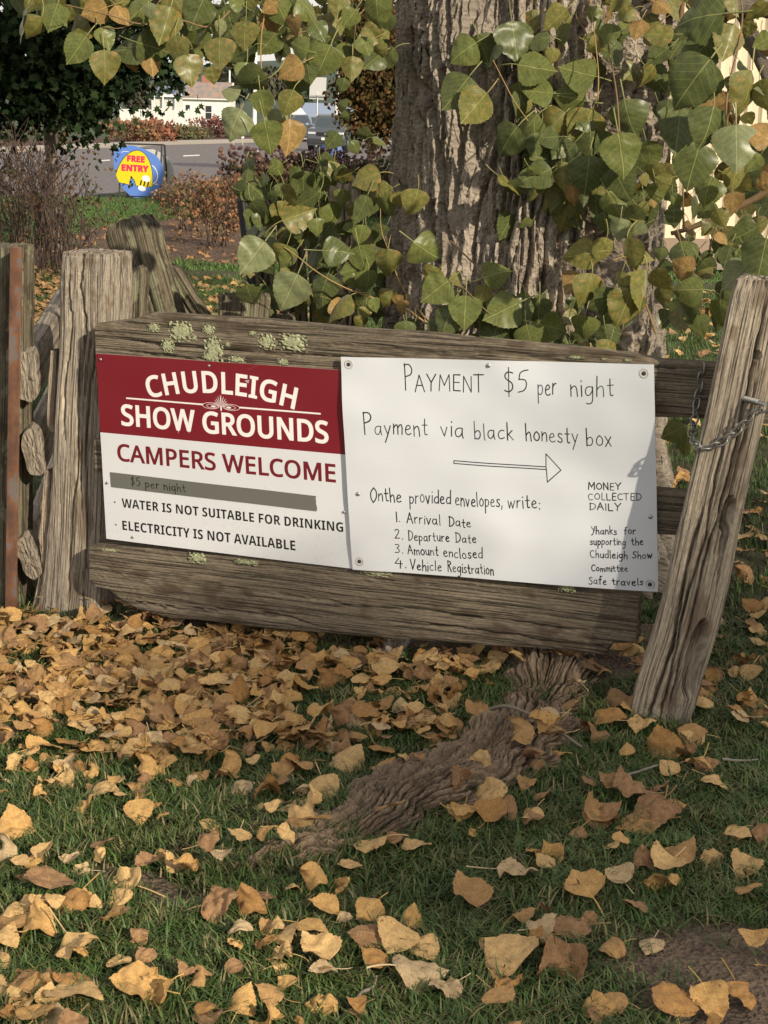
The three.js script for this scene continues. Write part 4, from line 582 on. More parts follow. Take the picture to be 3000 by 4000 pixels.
// leaves in view: [px, py, length px, direction of the tip in degrees (0 right, 90 down), colour, roll about the midrib, distance]
const near1 = 4.4, mid = 4.95, onT = 4.72, frontR = 3.85, sideR = 4.5, low = 4.6;
const LEAVES = [
  [87, 87, 150, 115, 'o', 70, near1], [145, 116, 110, 105, 'o', 60, near1], [207, 63, 118, 105, 'g', 10, near1], [299, 193, 132, 125, 'g', -12, near1], [412, 260, 132, 88, 'o', 15, near1], [304, 111, 100, 150, 'o', 10, near1 + 0.05], [415, 145, 95, 60, 'g', 20, near1], [371, 43, 105, 160, 'r', 20, near1], [475, 58, 90, 50, 'r', 35, near1], [535, 43, 135, 140, 'g', 15, near1], [646, 96, 150, 100, 'o', 20, near1], [583, 43, 65, 90, 'p', 10, near1 - 0.05], [500, 190, 140, 170, 'd', 10, near1 + 0.08], [600, 185, 140, 20, 'd', 15, near1 + 0.06], [506, 241, 90, 80, 'r', 20, near1 + 0.1], [593, 255, 85, 80, 'r', 30, near1 + 0.08], [694, 198, 118, 90, 'y', 25, near1], [742, 270, 125, 75, 'o', 10, near1],
  [857, 206, 125, 95, 'o', 15, near1], [830, 293, 70, 85, 'o', 10, near1], [955, 136, 112, 95, 'y', 15, near1], [922, 10, 70, 200, 'g', 20, near1], [874, 108, 65, 80, 'p', 60, near1], [770, 54, 140, 110, 'd', 15, near1 + 0.1], [895, 70, 100, 80, 'd', 20, near1 + 0.15], [960, 293, 105, 100, 'g', 25, near1], [985, 306, 92, 40, 'g', 20, near1 + 0.03], [900, 358, 82, 200, 'p', 15, near1], [982, 336, 150, 150, 'd', 65, near1 - 0.04], [912, 483, 135, 120, 'p', 10, near1 - 0.02], [1025, 401, 105, 85, 'g', 20, near1 - 0.05], [1047, 537, 135, 80, 'g', 8, near1 - 0.06], [1126, 401, 112, 110, 'y', 15, near1 - 0.03], [1134, 271, 112, 150, 'r', 15, near1], [1080, 477, 110, 85, 'p', 20, near1 + 0.05], [1134, 532, 140, 95, 'r', 20, near1 + 0.06], [1264, 239, 140, 110, 'g', 10, near1], [1248, 119, 88, 60, 'd', 10, near1], [1205, 282, 88, 80, 'd', 15, near1 + 0.02], [1161, 325, 115, 110, 'd', 20, near1 + 0.1], [1167, 184, 88, 200, 'g', 20, near1], [1096, 43, 130, 60, 'g', 15, near1], [1074, 76, 110, 40, 'r', 25, near1 + 0.05], [1055, 27, 72, 150, 'r', 20, near1], [1210, 27, 118, 25, 'g', 40, near1], [1324, 22, 98, 90, 'o', 15, near1], [1313, 98, 115, 80, 'o', 25, near1 + 0.08], [1367, 70, 82, 120, 'g', 20, near1], [1470, 54, 130, 95, 'g', 10, near1 + 0.1], [1427, 179, 82, 70, 'g', 20, near1 + 0.2], [1481, 206, 70, 80, 'y', 30, near1 + 0.2], [1375, 266, 95, 90, 'o', 10, near1 + 0.2], [1145, 98, 88, 100, 'r', 30, near1], [1340, 336, 65, 100, 'd', 15, 4.8], [1330, 407, 58, 200, 'd', 15, 4.8], [1345, 455, 42, 160, 'd', 15, 4.8], [1297, 548, 78, 130, 'd', 20, 4.9], [1421, 531, 65, 170, 'd', 55, 4.9], [1486, 542, 65, 10, 'd', 55, 4.9], [1389, 575, 62, 60, 'd', 20, 4.9], [985, 1, 70, 100, 'y', 40, near1], [690, 10, 110, 60, 'o', 20, near1 + 0.1], [450, -5, 90, 120, 'y', 20, near1], [130, 10, 90, 110, 'y', 50, near1 + 0.1], [700, 130, 80, 80, 'd', 20, near1 + 0.15],
  [990, 1002, 155, 132, 'p', -8, mid], [1103, 998, 92, 110, 'o', 15, mid + 0.05], [1135, 1016, 98, 120, 'd', 60, mid], [1130, 1142, 165, 115, 'p', -10, mid - 0.02], [1320, 980, 125, 5, 'd', 5, mid], [1415, 1011, 112, 80, 'g', 15, mid + 0.02], [1515, 1029, 118, 95, 'o', 10, mid], [1261, 1124, 130, 110, 'd', 15, mid + 0.06], [1166, 840, 140, -30, 'o', 20, mid + 0.1], [1241, 885, 72, 85, 'd', 10, mid + 0.1], [1162, 916, 52, 100, 'd', 20, mid + 0.1], [1415, 821, 125, 105, 'd', 50, mid], [1429, 690, 120, 160, 'o', 20, mid], [1497, 752, 75, 155, 'y', 35, mid - 0.02], [1505, 812, 98, 80, 'd', 40, mid], [1622, 792, 112, 100, 'y', 15, mid - 0.05], [1555, 780, 62, 60, 'y', 20, mid - 0.02], [1311, 1183, 140, 145, 'y', 50, mid], [1325, 1201, 82, 40, 'r', 25, mid + 0.03], [1424, 1224, 55, 100, 'y', 20, mid], [1555, 1174, 48, 80, 'r', 20, mid], [1582, 1192, 40, 100, 'r', 30, mid], [927, 758, 100, 175, 'd', 35, mid + 0.3], [972, 758, 70, 20, 'd', 30, mid + 0.3], [967, 681, 62, 270, 'd', 20, mid + 0.3], [1022, 708, 70, 130, 'd', 60, mid + 0.3], [1076, 659, 70, 140, 'd', 25, mid + 0.3], [1008, 781, 70, 90, 'd', 20, mid + 0.3], [985, 853, 80, 95, 'd', 30, mid + 0.2], [1017, 862, 70, 80, 'd', 30, mid + 0.2], [1058, 853, 70, 110, 'd', 55, mid + 0.2], [1302, 840, 98, 70, 'd', 15, mid + 0.15], [1338, 772, 70, 100, 'd', 15, mid + 0.1], [1361, 889, 42, 60, 'd', 10, mid + 0.1], [1410, 916, 80, 100, 'd', 20, mid + 0.05], [1392, 1088, 90, 60, 'd', 20, mid + 0.05], [1442, 1102, 100, 85, 'g', 25, mid + 0.02], [1519, 1170, 85, 110, 'o', 20, mid], [1370, 1057, 80, 160, 'd', 30, mid + 0.05], [1257, 1201, 70, 100, 'd', 20, mid + 0.08], [1465, 1192, 60, 60, 'g', 20, mid], [1415, 1264, 65, 100, 'o', 30, mid], [1185, 890, 70, 200, 'd', 30, mid + 0.2], [1100, 760, 90, 60, 'd', 25, mid + 0.3], [1200, 720, 90, 120, 'd', 30, mid + 0.3], [1280, 650, 90, 20, 'd', 40, mid + 0.25], [1330, 690, 80, 160, 'd', 30, mid + 0.2],
  [1810, 198, 130, 150, 'g', -5, onT], [1786, 362, 165, 130, 'd', 12, onT], [1854, 419, 155, 127, 'y', 35, onT - 0.03], [1887, 193, 128, 70, 'd', 20, onT + 0.04], [1926, 217, 100, 120, 'd', 60, onT], [2013, 159, 160, 80, 'd', 20, onT], [2095, 149, 112, 180, 'd', 30, onT], [2095, 265, 150, 15, 'g', 5, onT - 0.03], [2162, 217, 70, 100, 'y', 20, onT], [2258, 284, 145, 195, 'g', 0, onT - 0.04], [2105, 357, 118, 190, 'g', 25, onT], [2085, 82, 88, 90, 'o', 25, onT + 0.05], [2176, 77, 118, 130, 'y', 20, onT], [2196, 135, 98, 130, 'd', 60, onT], [2321, 140, 88, 200, 'y', 15, onT - 0.05], [2330, 180, 78, 30, 'y', 25, onT - 0.05], [2321, 53, 70, 100, 'g', 15, onT], [2224, 381, 130, 190, 'd', 20, onT], [2162, 487, 140, 135, 'o', 12, onT - 0.03], [2282, 506, 170, 105, 'y', 8, onT - 0.06], [2061, 487, 118, 140, 'd', 15, onT], [2037, 410, 118, 90, 'd', 30, onT + 0.03], [1974, 554, 158, 130, 'd', 12, onT], [2138, 535, 90, 180, 'd', 20, onT], [2095, 569, 105, 70, 'd', 20, onT + 0.05], [2191, 574, 108, 130, 'd', 15, onT], [2027, 352, 60, 80, 'd', 20, onT + 0.05], [2080, 420, 60, 110, 'y', 60, onT],
  [2454, 463, 160, 75, 'd', 10, 4.4], [2430, 602, 175, 78, 'd', -5, 4.35], [2293, 684, 158, 97, 'd', 10, 4.45], [2208, 602, 118, 140, 'd', 20, 4.55], [2102, 689, 125, 150, 'd', 15, 4.6], [2054, 699, 88, 160, 'd', 20, 4.65], [2425, 718, 150, 70, 'd', 20, 4.42], [2401, 800, 118, 60, 'd', 25, 4.45], [2420, 896, 92, 95, 'p', 20, 4.42], [2536, 607, 118, 80, 'g', 35, 4.5], [2276, 781, 52, 95, 'p', 50, 4.5], [2556, 680, 90, 190, 'y', 45, 4.5], [2522, 704, 52, 60, 'y', 30, 4.5], [2590, 708, 70, 200, 'y', 25, 4.5], [2507, 829, 70, 60, 'y', 30, 4.5], [2553, 793, 36, 80, 'r', 20, 4.5], [2498, 892, 60, 150, 'p', 25, 4.5], [2199, 689, 115, 90, 'o', 25, 4.6], [2324, 810, 105, 100, 'd', 20, 4.6], [2363, 872, 95, 80, 'd', 20, 4.6], [2237, 766, 85, 90, 'r', 30, 4.65], [2360, 560, 100, 110, 'd', 25, 4.6],
  [2725, 61, 215, 177, 'd', 10, frontR], [2848, 156, 145, 110, 'o', 12, frontR], [2700, 325, 245, 125, 'd', -8, frontR], [2715, 224, 165, 130, 'd', 15, frontR + 0.08], [2773, 499, 178, 95, 'd', 12, frontR], [2877, 575, 180, 85, 'p', -5, frontR], [2935, 362, 180, 90, 'o', 55, frontR], [2975, 372, 125, 85, 'y', 55, frontR], [2964, 524, 112, 200, 'r', 10, frontR], [2653, 506, 190, 100, 'd', 20, frontR + 0.2], [2574, 130, 120, 190, 'o', 30, 4.5], [2447, 54, 80, 150, 'o', 20, 4.6], [2492, 112, 82, 110, 'r', 20, 4.6], [2979, 163, 80, 150, 'g', 25, frontR], [2995, 336, 90, 180, 'p', 20, frontR], [2603, 434, 100, 100, 'd', 25, 4.2], [2747, 145, 90, 100, 'd', 20, frontR + 0.1], [2420, 5, 100, 120, 'o', 20, 4.6], [2870, 20, 90, 60, 'o', 30, frontR + 0.2], [2380, 130, 90, 110, 'd', 25, 4.65],
  [2711, 648, 190, 103, 'd', 15, sideR - 0.3], [2758, 745, 130, 110, 'd', 20, sideR - 0.1], [2874, 702, 112, 90, 'y', 15, sideR - 0.2], [2867, 796, 100, 80, 'r', 15, sideR], [2910, 915, 122, 150, 'd', 10, sideR], [2874, 1078, 138, 140, 'p', 0, sideR - 0.1], [2975, 1020, 185, 100, 'd', 15, sideR - 0.2], [2664, 1046, 98, 200, 'r', 20, sideR], [2682, 1129, 135, 185, 'd', 15, sideR - 0.05], [2671, 1212, 120, 105, 'd', 45, sideR], [2729, 1273, 100, 85, 'd', 25, sideR], [2762, 1230, 60, 100, 'r', 25, sideR + 0.05], [2812, 1237, 150, 95, 'g', 40, sideR], [2747, 1053, 80, 180, 'o', 25, sideR], [2841, 1002, 90, 110, 'd', 20, sideR], [2584, 998, 60, 90, 'd', 20, sideR], [2816, 850, 80, 60, 'y', 25, sideR], [2758, 818, 90, 140, 'd', 25, sideR + 0.1], [2631, 850, 80, 100, 'd', 25, sideR], [2570, 752, 90, 80, 'd', 20, 4.55], [2639, 781, 55, 120, 'd', 20, sideR], [2960, 880, 80, 90, 'o', 30, sideR], [2945, 640, 90, 120, 'd', 20, 4.2], [2985, 720, 80, 150, 'r', 30, 4.3], [2900, 1000, 70, 80, 'd', 30, sideR], [2820, 930, 60, 60, 'r', 30, sideR],
  [2265, 996, 130, 168, 'y', 8, low - 0.2], [2354, 977, 105, 100, 'y', 25, low - 0.22], [2455, 996, 140, 95, 'y', 65, low - 0.25], [2512, 996, 100, 0, 'y', 25, low - 0.22], [2303, 1135, 140, 95, 'o', 25, low - 0.2], [2442, 1204, 165, 100, 'o', 12, low - 0.25], [2512, 1129, 160, 88, 'y', 60, low - 0.26], [2373, 1179, 120, 100, 'd', 20, low - 0.2], [2417, 1097, 80, 120, 'y', 40, low - 0.25], [2474, 1097, 80, 70, 'y', 30, low - 0.24], [2234, 1103, 98, 120, 'r', 20, low - 0.15], [2582, 1097, 110, 60, 'y', 55, low - 0.2], [2590, 1160, 90, 70, 'o', 40, low - 0.15], [1670, 983, 140, 38, 'g', -5, low + 0.1], [1942, 1065, 125, -15, 'g', 0, low], [1816, 1217, 135, 97, 'g', -5, low], [1702, 1135, 135, 145, 'g', 5, low], [1689, 1084, 90, 120, 'o', 25, low + 0.05], [1961, 1217, 150, 150, 'd', 10, low], [1746, 1255, 130, 110, 'd', 20, low + 0.03], [2050, 1217, 120, 95, 'd', 30, low + 0.02], [2164, 1280, 130, 20, 'd', 15, low], [2069, 1325, 120, 80, 'g', 25, low - 0.02], [1923, 1325, 115, 110, 'd', 20, low + 0.05], [2278, 1287, 115, 100, 'd', 20, low], [2373, 1318, 110, 80, 'd', 20, low], [2367, 1369, 90, 100, 'o', 30, low - 0.05], [1600, 1287, 90, 120, 'd', 30, mid], [1790, 1090, 65, 60, 'o', 30, low + 0.05], [1879, 1147, 78, 110, 'y', 30, low + 0.05], [1569, 1204, 48, 100, 'r', 30, mid],
  [2632, 1687, 105, 150, 'g', 10, 4.35], [2682, 1741, 85, 100, 'd', 10, 4.35],
];
seedTo(4242);
const camBasis = (ang) => { const a = ang * Math.PI / 180; const e = CR.clone().multiplyScalar(Math.cos(a)).addScaledVector(CU, -Math.sin(a)).normalize(), n = CF.clone().negate(), x = e.clone().cross(n).normalize(); return new THREE.Quaternion().setFromRotationMatrix(new THREE.Matrix4().makeBasis(x, e, n)); };
const qx = (ax, a) => new THREE.Quaternion().setFromAxisAngle(ax, a);
const XA = V(1, 0, 0), YA = V(0, 1, 0);
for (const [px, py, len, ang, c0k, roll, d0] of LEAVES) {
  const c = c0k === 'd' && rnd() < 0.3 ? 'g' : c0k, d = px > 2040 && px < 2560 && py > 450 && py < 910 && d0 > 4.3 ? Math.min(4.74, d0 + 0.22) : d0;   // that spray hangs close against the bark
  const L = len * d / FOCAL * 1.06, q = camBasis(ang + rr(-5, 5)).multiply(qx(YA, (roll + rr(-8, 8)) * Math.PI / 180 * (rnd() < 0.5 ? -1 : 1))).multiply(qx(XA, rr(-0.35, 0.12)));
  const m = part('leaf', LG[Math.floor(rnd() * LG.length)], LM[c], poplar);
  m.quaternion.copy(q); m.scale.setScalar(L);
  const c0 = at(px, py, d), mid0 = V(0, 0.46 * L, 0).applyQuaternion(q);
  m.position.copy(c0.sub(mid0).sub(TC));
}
// further leaves deeper in the twigs, too many and too hidden to pick apart
{
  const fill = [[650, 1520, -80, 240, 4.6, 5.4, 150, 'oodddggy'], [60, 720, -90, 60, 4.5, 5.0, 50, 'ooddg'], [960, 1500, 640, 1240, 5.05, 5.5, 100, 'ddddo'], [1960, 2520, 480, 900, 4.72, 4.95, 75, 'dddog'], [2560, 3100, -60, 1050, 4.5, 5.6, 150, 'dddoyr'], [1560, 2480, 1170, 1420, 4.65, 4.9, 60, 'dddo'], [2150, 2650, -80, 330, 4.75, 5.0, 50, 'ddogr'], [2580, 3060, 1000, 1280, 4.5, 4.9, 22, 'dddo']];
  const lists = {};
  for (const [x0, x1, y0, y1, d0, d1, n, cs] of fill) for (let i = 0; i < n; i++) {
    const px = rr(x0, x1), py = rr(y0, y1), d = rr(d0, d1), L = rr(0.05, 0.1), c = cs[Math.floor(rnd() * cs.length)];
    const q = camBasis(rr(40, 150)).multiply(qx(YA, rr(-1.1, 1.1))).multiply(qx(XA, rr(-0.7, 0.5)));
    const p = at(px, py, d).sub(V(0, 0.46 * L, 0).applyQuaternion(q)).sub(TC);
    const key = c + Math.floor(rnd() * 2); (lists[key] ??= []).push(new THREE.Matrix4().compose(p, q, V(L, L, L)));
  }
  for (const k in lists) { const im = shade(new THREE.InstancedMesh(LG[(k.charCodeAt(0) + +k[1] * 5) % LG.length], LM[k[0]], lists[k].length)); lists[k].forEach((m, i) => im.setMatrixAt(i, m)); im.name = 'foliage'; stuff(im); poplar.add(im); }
}
// crown overhead: leaf sprays
const spray = (n, spread, L, sd) => { seedTo(sd); const gs = []; for (let i = 0; i < n; i++) { const g = new THREE.BufferGeometry(); const w = L * 0.45; g.setAttribute('position', new THREE.Float32BufferAttribute([0, 0, 0, -w, L * 0.4, 0.01, 0, L, 0, w, L * 0.4, 0.01], 3)); g.setAttribute('uv', new THREE.Float32BufferAttribute([0.5, 0, 0.1, 0.4, 0.5, 1, 0.9, 0.4], 2)); g.setIndex([0, 2, 1, 0, 3, 2]); g.computeVertexNormals(); g.applyQuaternion(new THREE.Quaternion().setFromEuler(new THREE.Euler(rr(-3, 3), rr(-3, 3), rr(-3, 3)))); g.translate(rr(-spread, spread), rr(-spread, spread), rr(-spread, spread)); gs.push(g); } return mergeGeometries(gs); };
function crownInst(parent, name, geo, m, n, fn) { const im = shade(new THREE.InstancedMesh(geo, m, n)); for (let i = 0; i < n; i++) { let r; for (let k = 0; k < 60; k++) { r = fn(i); if (r) break; } r ??= { p: V(0, 9, 0), s: 0.001 }; im.setMatrixAt(i, new THREE.Matrix4().compose(r.p, new THREE.Quaternion().setFromEuler(new THREE.Euler(rr(-3, 3), rr(-3, 3), rr(-3, 3))), V(r.s, r.s, r.s))); } im.name = name; stuff(im); parent.add(im); return im; }
const SPR = spray(14, 0.24, 0.1, 7);
const inView = (p) => { const v = p.clone().sub(eye), d = v.dot(CF); if (d < 0.2) return false; const x = 1500 + v.dot(CR) / d * FOCAL, y = 2000 - v.dot(CU) / d * FOCAL, m = 0.55 / d * FOCAL; return x > -m && x < 3000 + m && y > -m && y < 4000 + m; };
// where a spray's shadow meets the plane of the signs: the gap in the crowns through which the sun reaches them
const shadowAt = (p) => { const k = p.clone().sub(G.o).dot(G.n) / SUN.dot(G.n), q = p.clone().addScaledVector(SUN, -k); return [q.clone().sub(G.o).dot(G.u), q.y]; };
const sunGap = (p) => { const [u, y] = shadowAt(p); return (u > -0.7 && u < 1.75 && y > -0.02 && y < 1.22) || (u > -0.8 && u < 2.4 && y > 0.42 && y < 1.25) || throughChink(p) || onLitter(p); };
const litSpots = [[gnd(60, 2640), 0.3], [gnd(20, 3330), 0.2], [gnd(150, 3560), 0.22], [gnd(60, 3800), 0.2], [gnd(420, 3820), 0.16], [gnd(760, 3480), 0.12]];
const onLitter = (p) => { const q = p.clone().addScaledVector(SUN, -p.y / SUN.y); return litSpots.some(([c, r]) => Math.hypot(q.x - c.x, q.z - c.z) < r + 0.22); };
// chinks in the crowns: the shoots, leaves and bark that stand in the sun [px, py, distance, radius]
const CHINKS = [[299, 193, 4.4, 0.12], [412, 260, 4.4, 0.12], [535, 60, 4.4, 0.16], [700, 200, 4.4, 0.16], [830, 250, 4.4, 0.14], [955, 136, 4.4, 0.16], [912, 483, 4.4, 0.16], [1047, 537, 4.4, 0.16], [1126, 401, 4.4, 0.14], [1264, 239, 4.4, 0.14], [1134, 271, 4.4, 0.12], [1100, 60, 4.4, 0.14], [1470, 54, 4.5, 0.1], [990, 1002, 4.95, 0.12], [1130, 1142, 4.95, 0.14], [1320, 980, 4.95, 0.08], [1622, 792, 4.9, 0.1], [1810, 198, 4.72, 0.13], [2095, 265, 4.72, 0.16], [2258, 284, 4.7, 0.16], [2176, 100, 4.72, 0.14], [2282, 506, 4.66, 0.17], [2162, 487, 4.7, 0.12], [1854, 419, 4.7, 0.1], [2000, 650, 4.9, 0.24], [2000, 850, 4.9, 0.24], [2050, 1050, 4.88, 0.24], [1930, 1180, 4.8, 0.18], [1670, 983, 4.7, 0.1], [1942, 1065, 4.6, 0.12], [1816, 1217, 4.6, 0.12], [2400, 1080, 4.35, 0.24], [2430, 602, 4.5, 0.14], [2700, 380, 3.85, 0.17], [2725, 61, 3.85, 0.14], [2877, 575, 3.85, 0.14], [2874, 702, 4.3, 0.12], [2874, 1078, 4.4, 0.12], [2530, 250, 4.9, 0.2]].map(([x, y, d, r]) => [at(x, y, d), r + 0.24]);
const throughChink = (p) => CHINKS.some(([c, r]) => { const v = p.clone().sub(c), k = v.dot(SUN); return v.addScaledVector(SUN, -k).lengthSq() < r * r; });
seedTo(900);
const lumps = []; for (let i = 0; i < 34; i++) { const a = rr(0, 6.28), r = Math.sqrt(rnd()) * 4.2; lumps.push([V(TC.x + Math.cos(a) * r, rr(4.6, 12), TC.z + Math.sin(a) * r * 0.9), rr(0.8, 1.5)]); }
crownInst(poplar, 'crown', SPR, LM.o, 2600, () => { const [c, r] = lumps[Math.floor(rnd() * lumps.length)]; const p = c.clone().add(V(rr(-1, 1), rr(-0.8, 0.8), rr(-1, 1)).multiplyScalar(r)); if (inView(p) || p.y < 3.2 || sunGap(p)) return null; return { p: p.sub(TC), s: rr(0.8, 1.4) }; });

// ---------------------------------------------------------------- neighbouring poplar behind the viewer: its crown dapples the foreground
{
  const B = V(9.8, 0, 5.4), t = thing('poplar_tree', 'neighbouring poplar standing on the open lawn opposite the signs', 'tree', undefined, B);
  part('trunk', tube([V(0, -0.1, 0), V(0.05, 2, 0), V(-0.1, 4.5, 0.1), V(0, 8, 0)], 0.3, 0.12, 40, 16, 0.15), barkM, t);
  for (const e of [[-2.2, 6.2, -1], [-1.4, 7.4, 1.2], [1.6, 6.6, 0.4], [0.4, 6.5, -2]]) part('limb', tube([V(0, 3.6, 0), V(e[0] * 0.5, (3.6 + e[1]) / 2 + 0.3, e[2] * 0.5), V(...e)], 0.09, 0.02, 20, 8), barkM, t);
  seedTo(555);
  const lump = []; for (let i = 0; i < 30; i++) { const a = rr(0, 6.28), r = Math.sqrt(rnd()) * 3.1; lump.push([V(B.x - 2.6 + Math.cos(a) * r, rr(4.6, 8.8), B.z + 0.2 + Math.sin(a) * r), rr(0.5, 1.0)]); }
  for (const [px, py, r] of [[1230, 760, 0.4], [1230, 760, 0.4], [1080, 780, 0.35], [1400, 900, 0.35], [1330, 680, 0.35], [1640, 560, 0.3], [1640, 300, 0.3], [1620, 900, 0.3]]) lump.push([at(px, py, 5).addScaledVector(SUN, 11.5), r], [at(px, py, 5).addScaledVector(SUN, 12.5), r]);   // unseen leaf clumps, added to shade the low shoots and trunk flank
  crownInst(t, 'crown', SPR, LM.o, 1200, () => { const [c, r] = lump[Math.floor(rnd() * lump.length)]; const p = c.clone().add(V(rr(-1, 1), rr(-0.8, 0.8), rr(-1, 1)).multiplyScalar(r)); if (sunGap(p)) return null; return { p: p.sub(B), s: rr(0.7, 1.2) }; });
}

// ---------------------------------------------------------------- grass
function tuftGeo(n, spread, h, w, sd) {
  seedTo(sd); const gs = [];
  for (let i = 0; i < n; i++) { const a = rr(0, 6.28), l = h * rr(0.5, 1.15), lean = rr(0.3, 1.5), g = new THREE.BufferGeometry(), P = [], I = []; const dx = Math.cos(a), dz = Math.sin(a), ox = rr(-spread, spread), oz = rr(-spread, spread), W = w * rr(0.7, 1.2);
    for (let k = 0; k < 4; k++) { const f = k / 3, y = l * f * (1 - 0.35 * lean * f), o = l * lean * f * f * 0.8, ww = W * (1 - f * f) * 0.5 + 0.0001; P.push(ox + dx * o - dz * ww, y, oz + dz * o + dx * ww, ox + dx * o + dz * ww, y, oz + dz * o - dx * ww); if (k) { const b = (k - 1) * 2; I.push(b, b + 1, b + 2, b + 1, b + 3, b + 2); } }
    g.setAttribute('position', new THREE.Float32BufferAttribute(P, 3)); g.setIndex(I); g.computeVertexNormals(); gs.push(g); }
  return mergeGeometries(gs);
}
const grassM = new THREE.MeshStandardMaterial({ roughness: 0.6, side: THREE.DoubleSide });
function sow(name, label, geo, n, pick, sc, colors) {
  const pts = []; for (let i = 0; i < n; i++) { const p = pick(); if (p) pts.push(p); }
  const im = shade(new THREE.InstancedMesh(geo, grassM, pts.length)), col = new THREE.Color();
  pts.forEach((p, i) => { const s = sc * rr(0.7, 1.25); im.setMatrixAt(i, new THREE.Matrix4().compose(p, qx(YA, rr(0, 6.28)), V(s, s * rr(0.8, 1.2), s))); const c = colors[Math.floor(rnd() * colors.length)], k = rr(0.8, 1.2); im.setColorAt(i, col.setRGB(c[0] * k, c[1] * k, c[2] * k)); });
  im.name = numbered(name); stuff(tag(im, label, 'grass')); scene.add(im); return im;
}
const GC = [[0.058, 0.11, 0.02], [0.05, 0.095, 0.017], [0.07, 0.128, 0.024], [0.09, 0.13, 0.03], [0.06, 0.105, 0.022], [0.042, 0.078, 0.017], [0.22, 0.18, 0.08], [0.12, 0.135, 0.04]];
seedTo(31);
const T1 = [tuftGeo(9, 0.028, 0.044, 0.0036, 11), tuftGeo(9, 0.03, 0.034, 0.0034, 12)];
for (let v = 0; v < 2; v++) { seedTo(60 + v); sow('lawn_grass', 'short green lawn grass around the surface root and fallen leaves', T1[v], 17000, () => { const px = rr(-500, 3500), py = rr(2380, 4300), p = gnd(px, py); if (rnd() > clamp(4.4 / Math.pow(-p.z, 1) * 0.6)) { /* even out the spread in depth */ } const s = soilMask(p.x, p.z); if (rnd() < s * 0.97) return null; if (p.z < -5 || rnd() > clamp(Math.pow(-p.z / 4.2, 2.0), 0.35, 1)) return null; p.y = gh(p.x, p.z) - 0.004; return p; }, 1, GC); }
const bedC = gnd(790, 925, -0.05), bedC2 = gnd(150, 1000, -0.05), inBed = (p) => Math.hypot((p.x - bedC.x - 0.5) / 2.2, (p.z - bedC.z) / 4.2) + 0.12 * n2(p.x * 3, p.z * 3) < 0.97 || Math.hypot((p.x - bedC2.x + 0.3) / 1.3, (p.z - bedC2.z) / 1.4) + 0.12 * n2(p.x * 3, p.z * 3) < 0.97;
seedTo(70);
sow('lawn_grass', 'lawn grass growing behind the rail fence', tuftGeo(12, 0.04, 0.05, 0.004, 13), 26000, () => { const p = V(rr(-5, 5), 0, rr(-15.5, -4.7)); p.y = gh(p.x, p.z) - 0.004; if (rnd() < soilMask(p.x, p.z)) return null; if (inBed(p)) return null; return p; }, 1.15, GC.slice(0, 6));
const GF = [[0.075, 0.14, 0.025], [0.065, 0.125, 0.022], [0.09, 0.15, 0.03]];
sow('lawn_grass', 'bright sunlit lawn in front of the road', tuftGeo(16, 0.09, 0.05, 0.007, 14), 22000, () => { const p = V(rr(-11, 6), -0.05, rr(-30, -14)); return inBed(p) ? null : p; }, 1.5, GF);

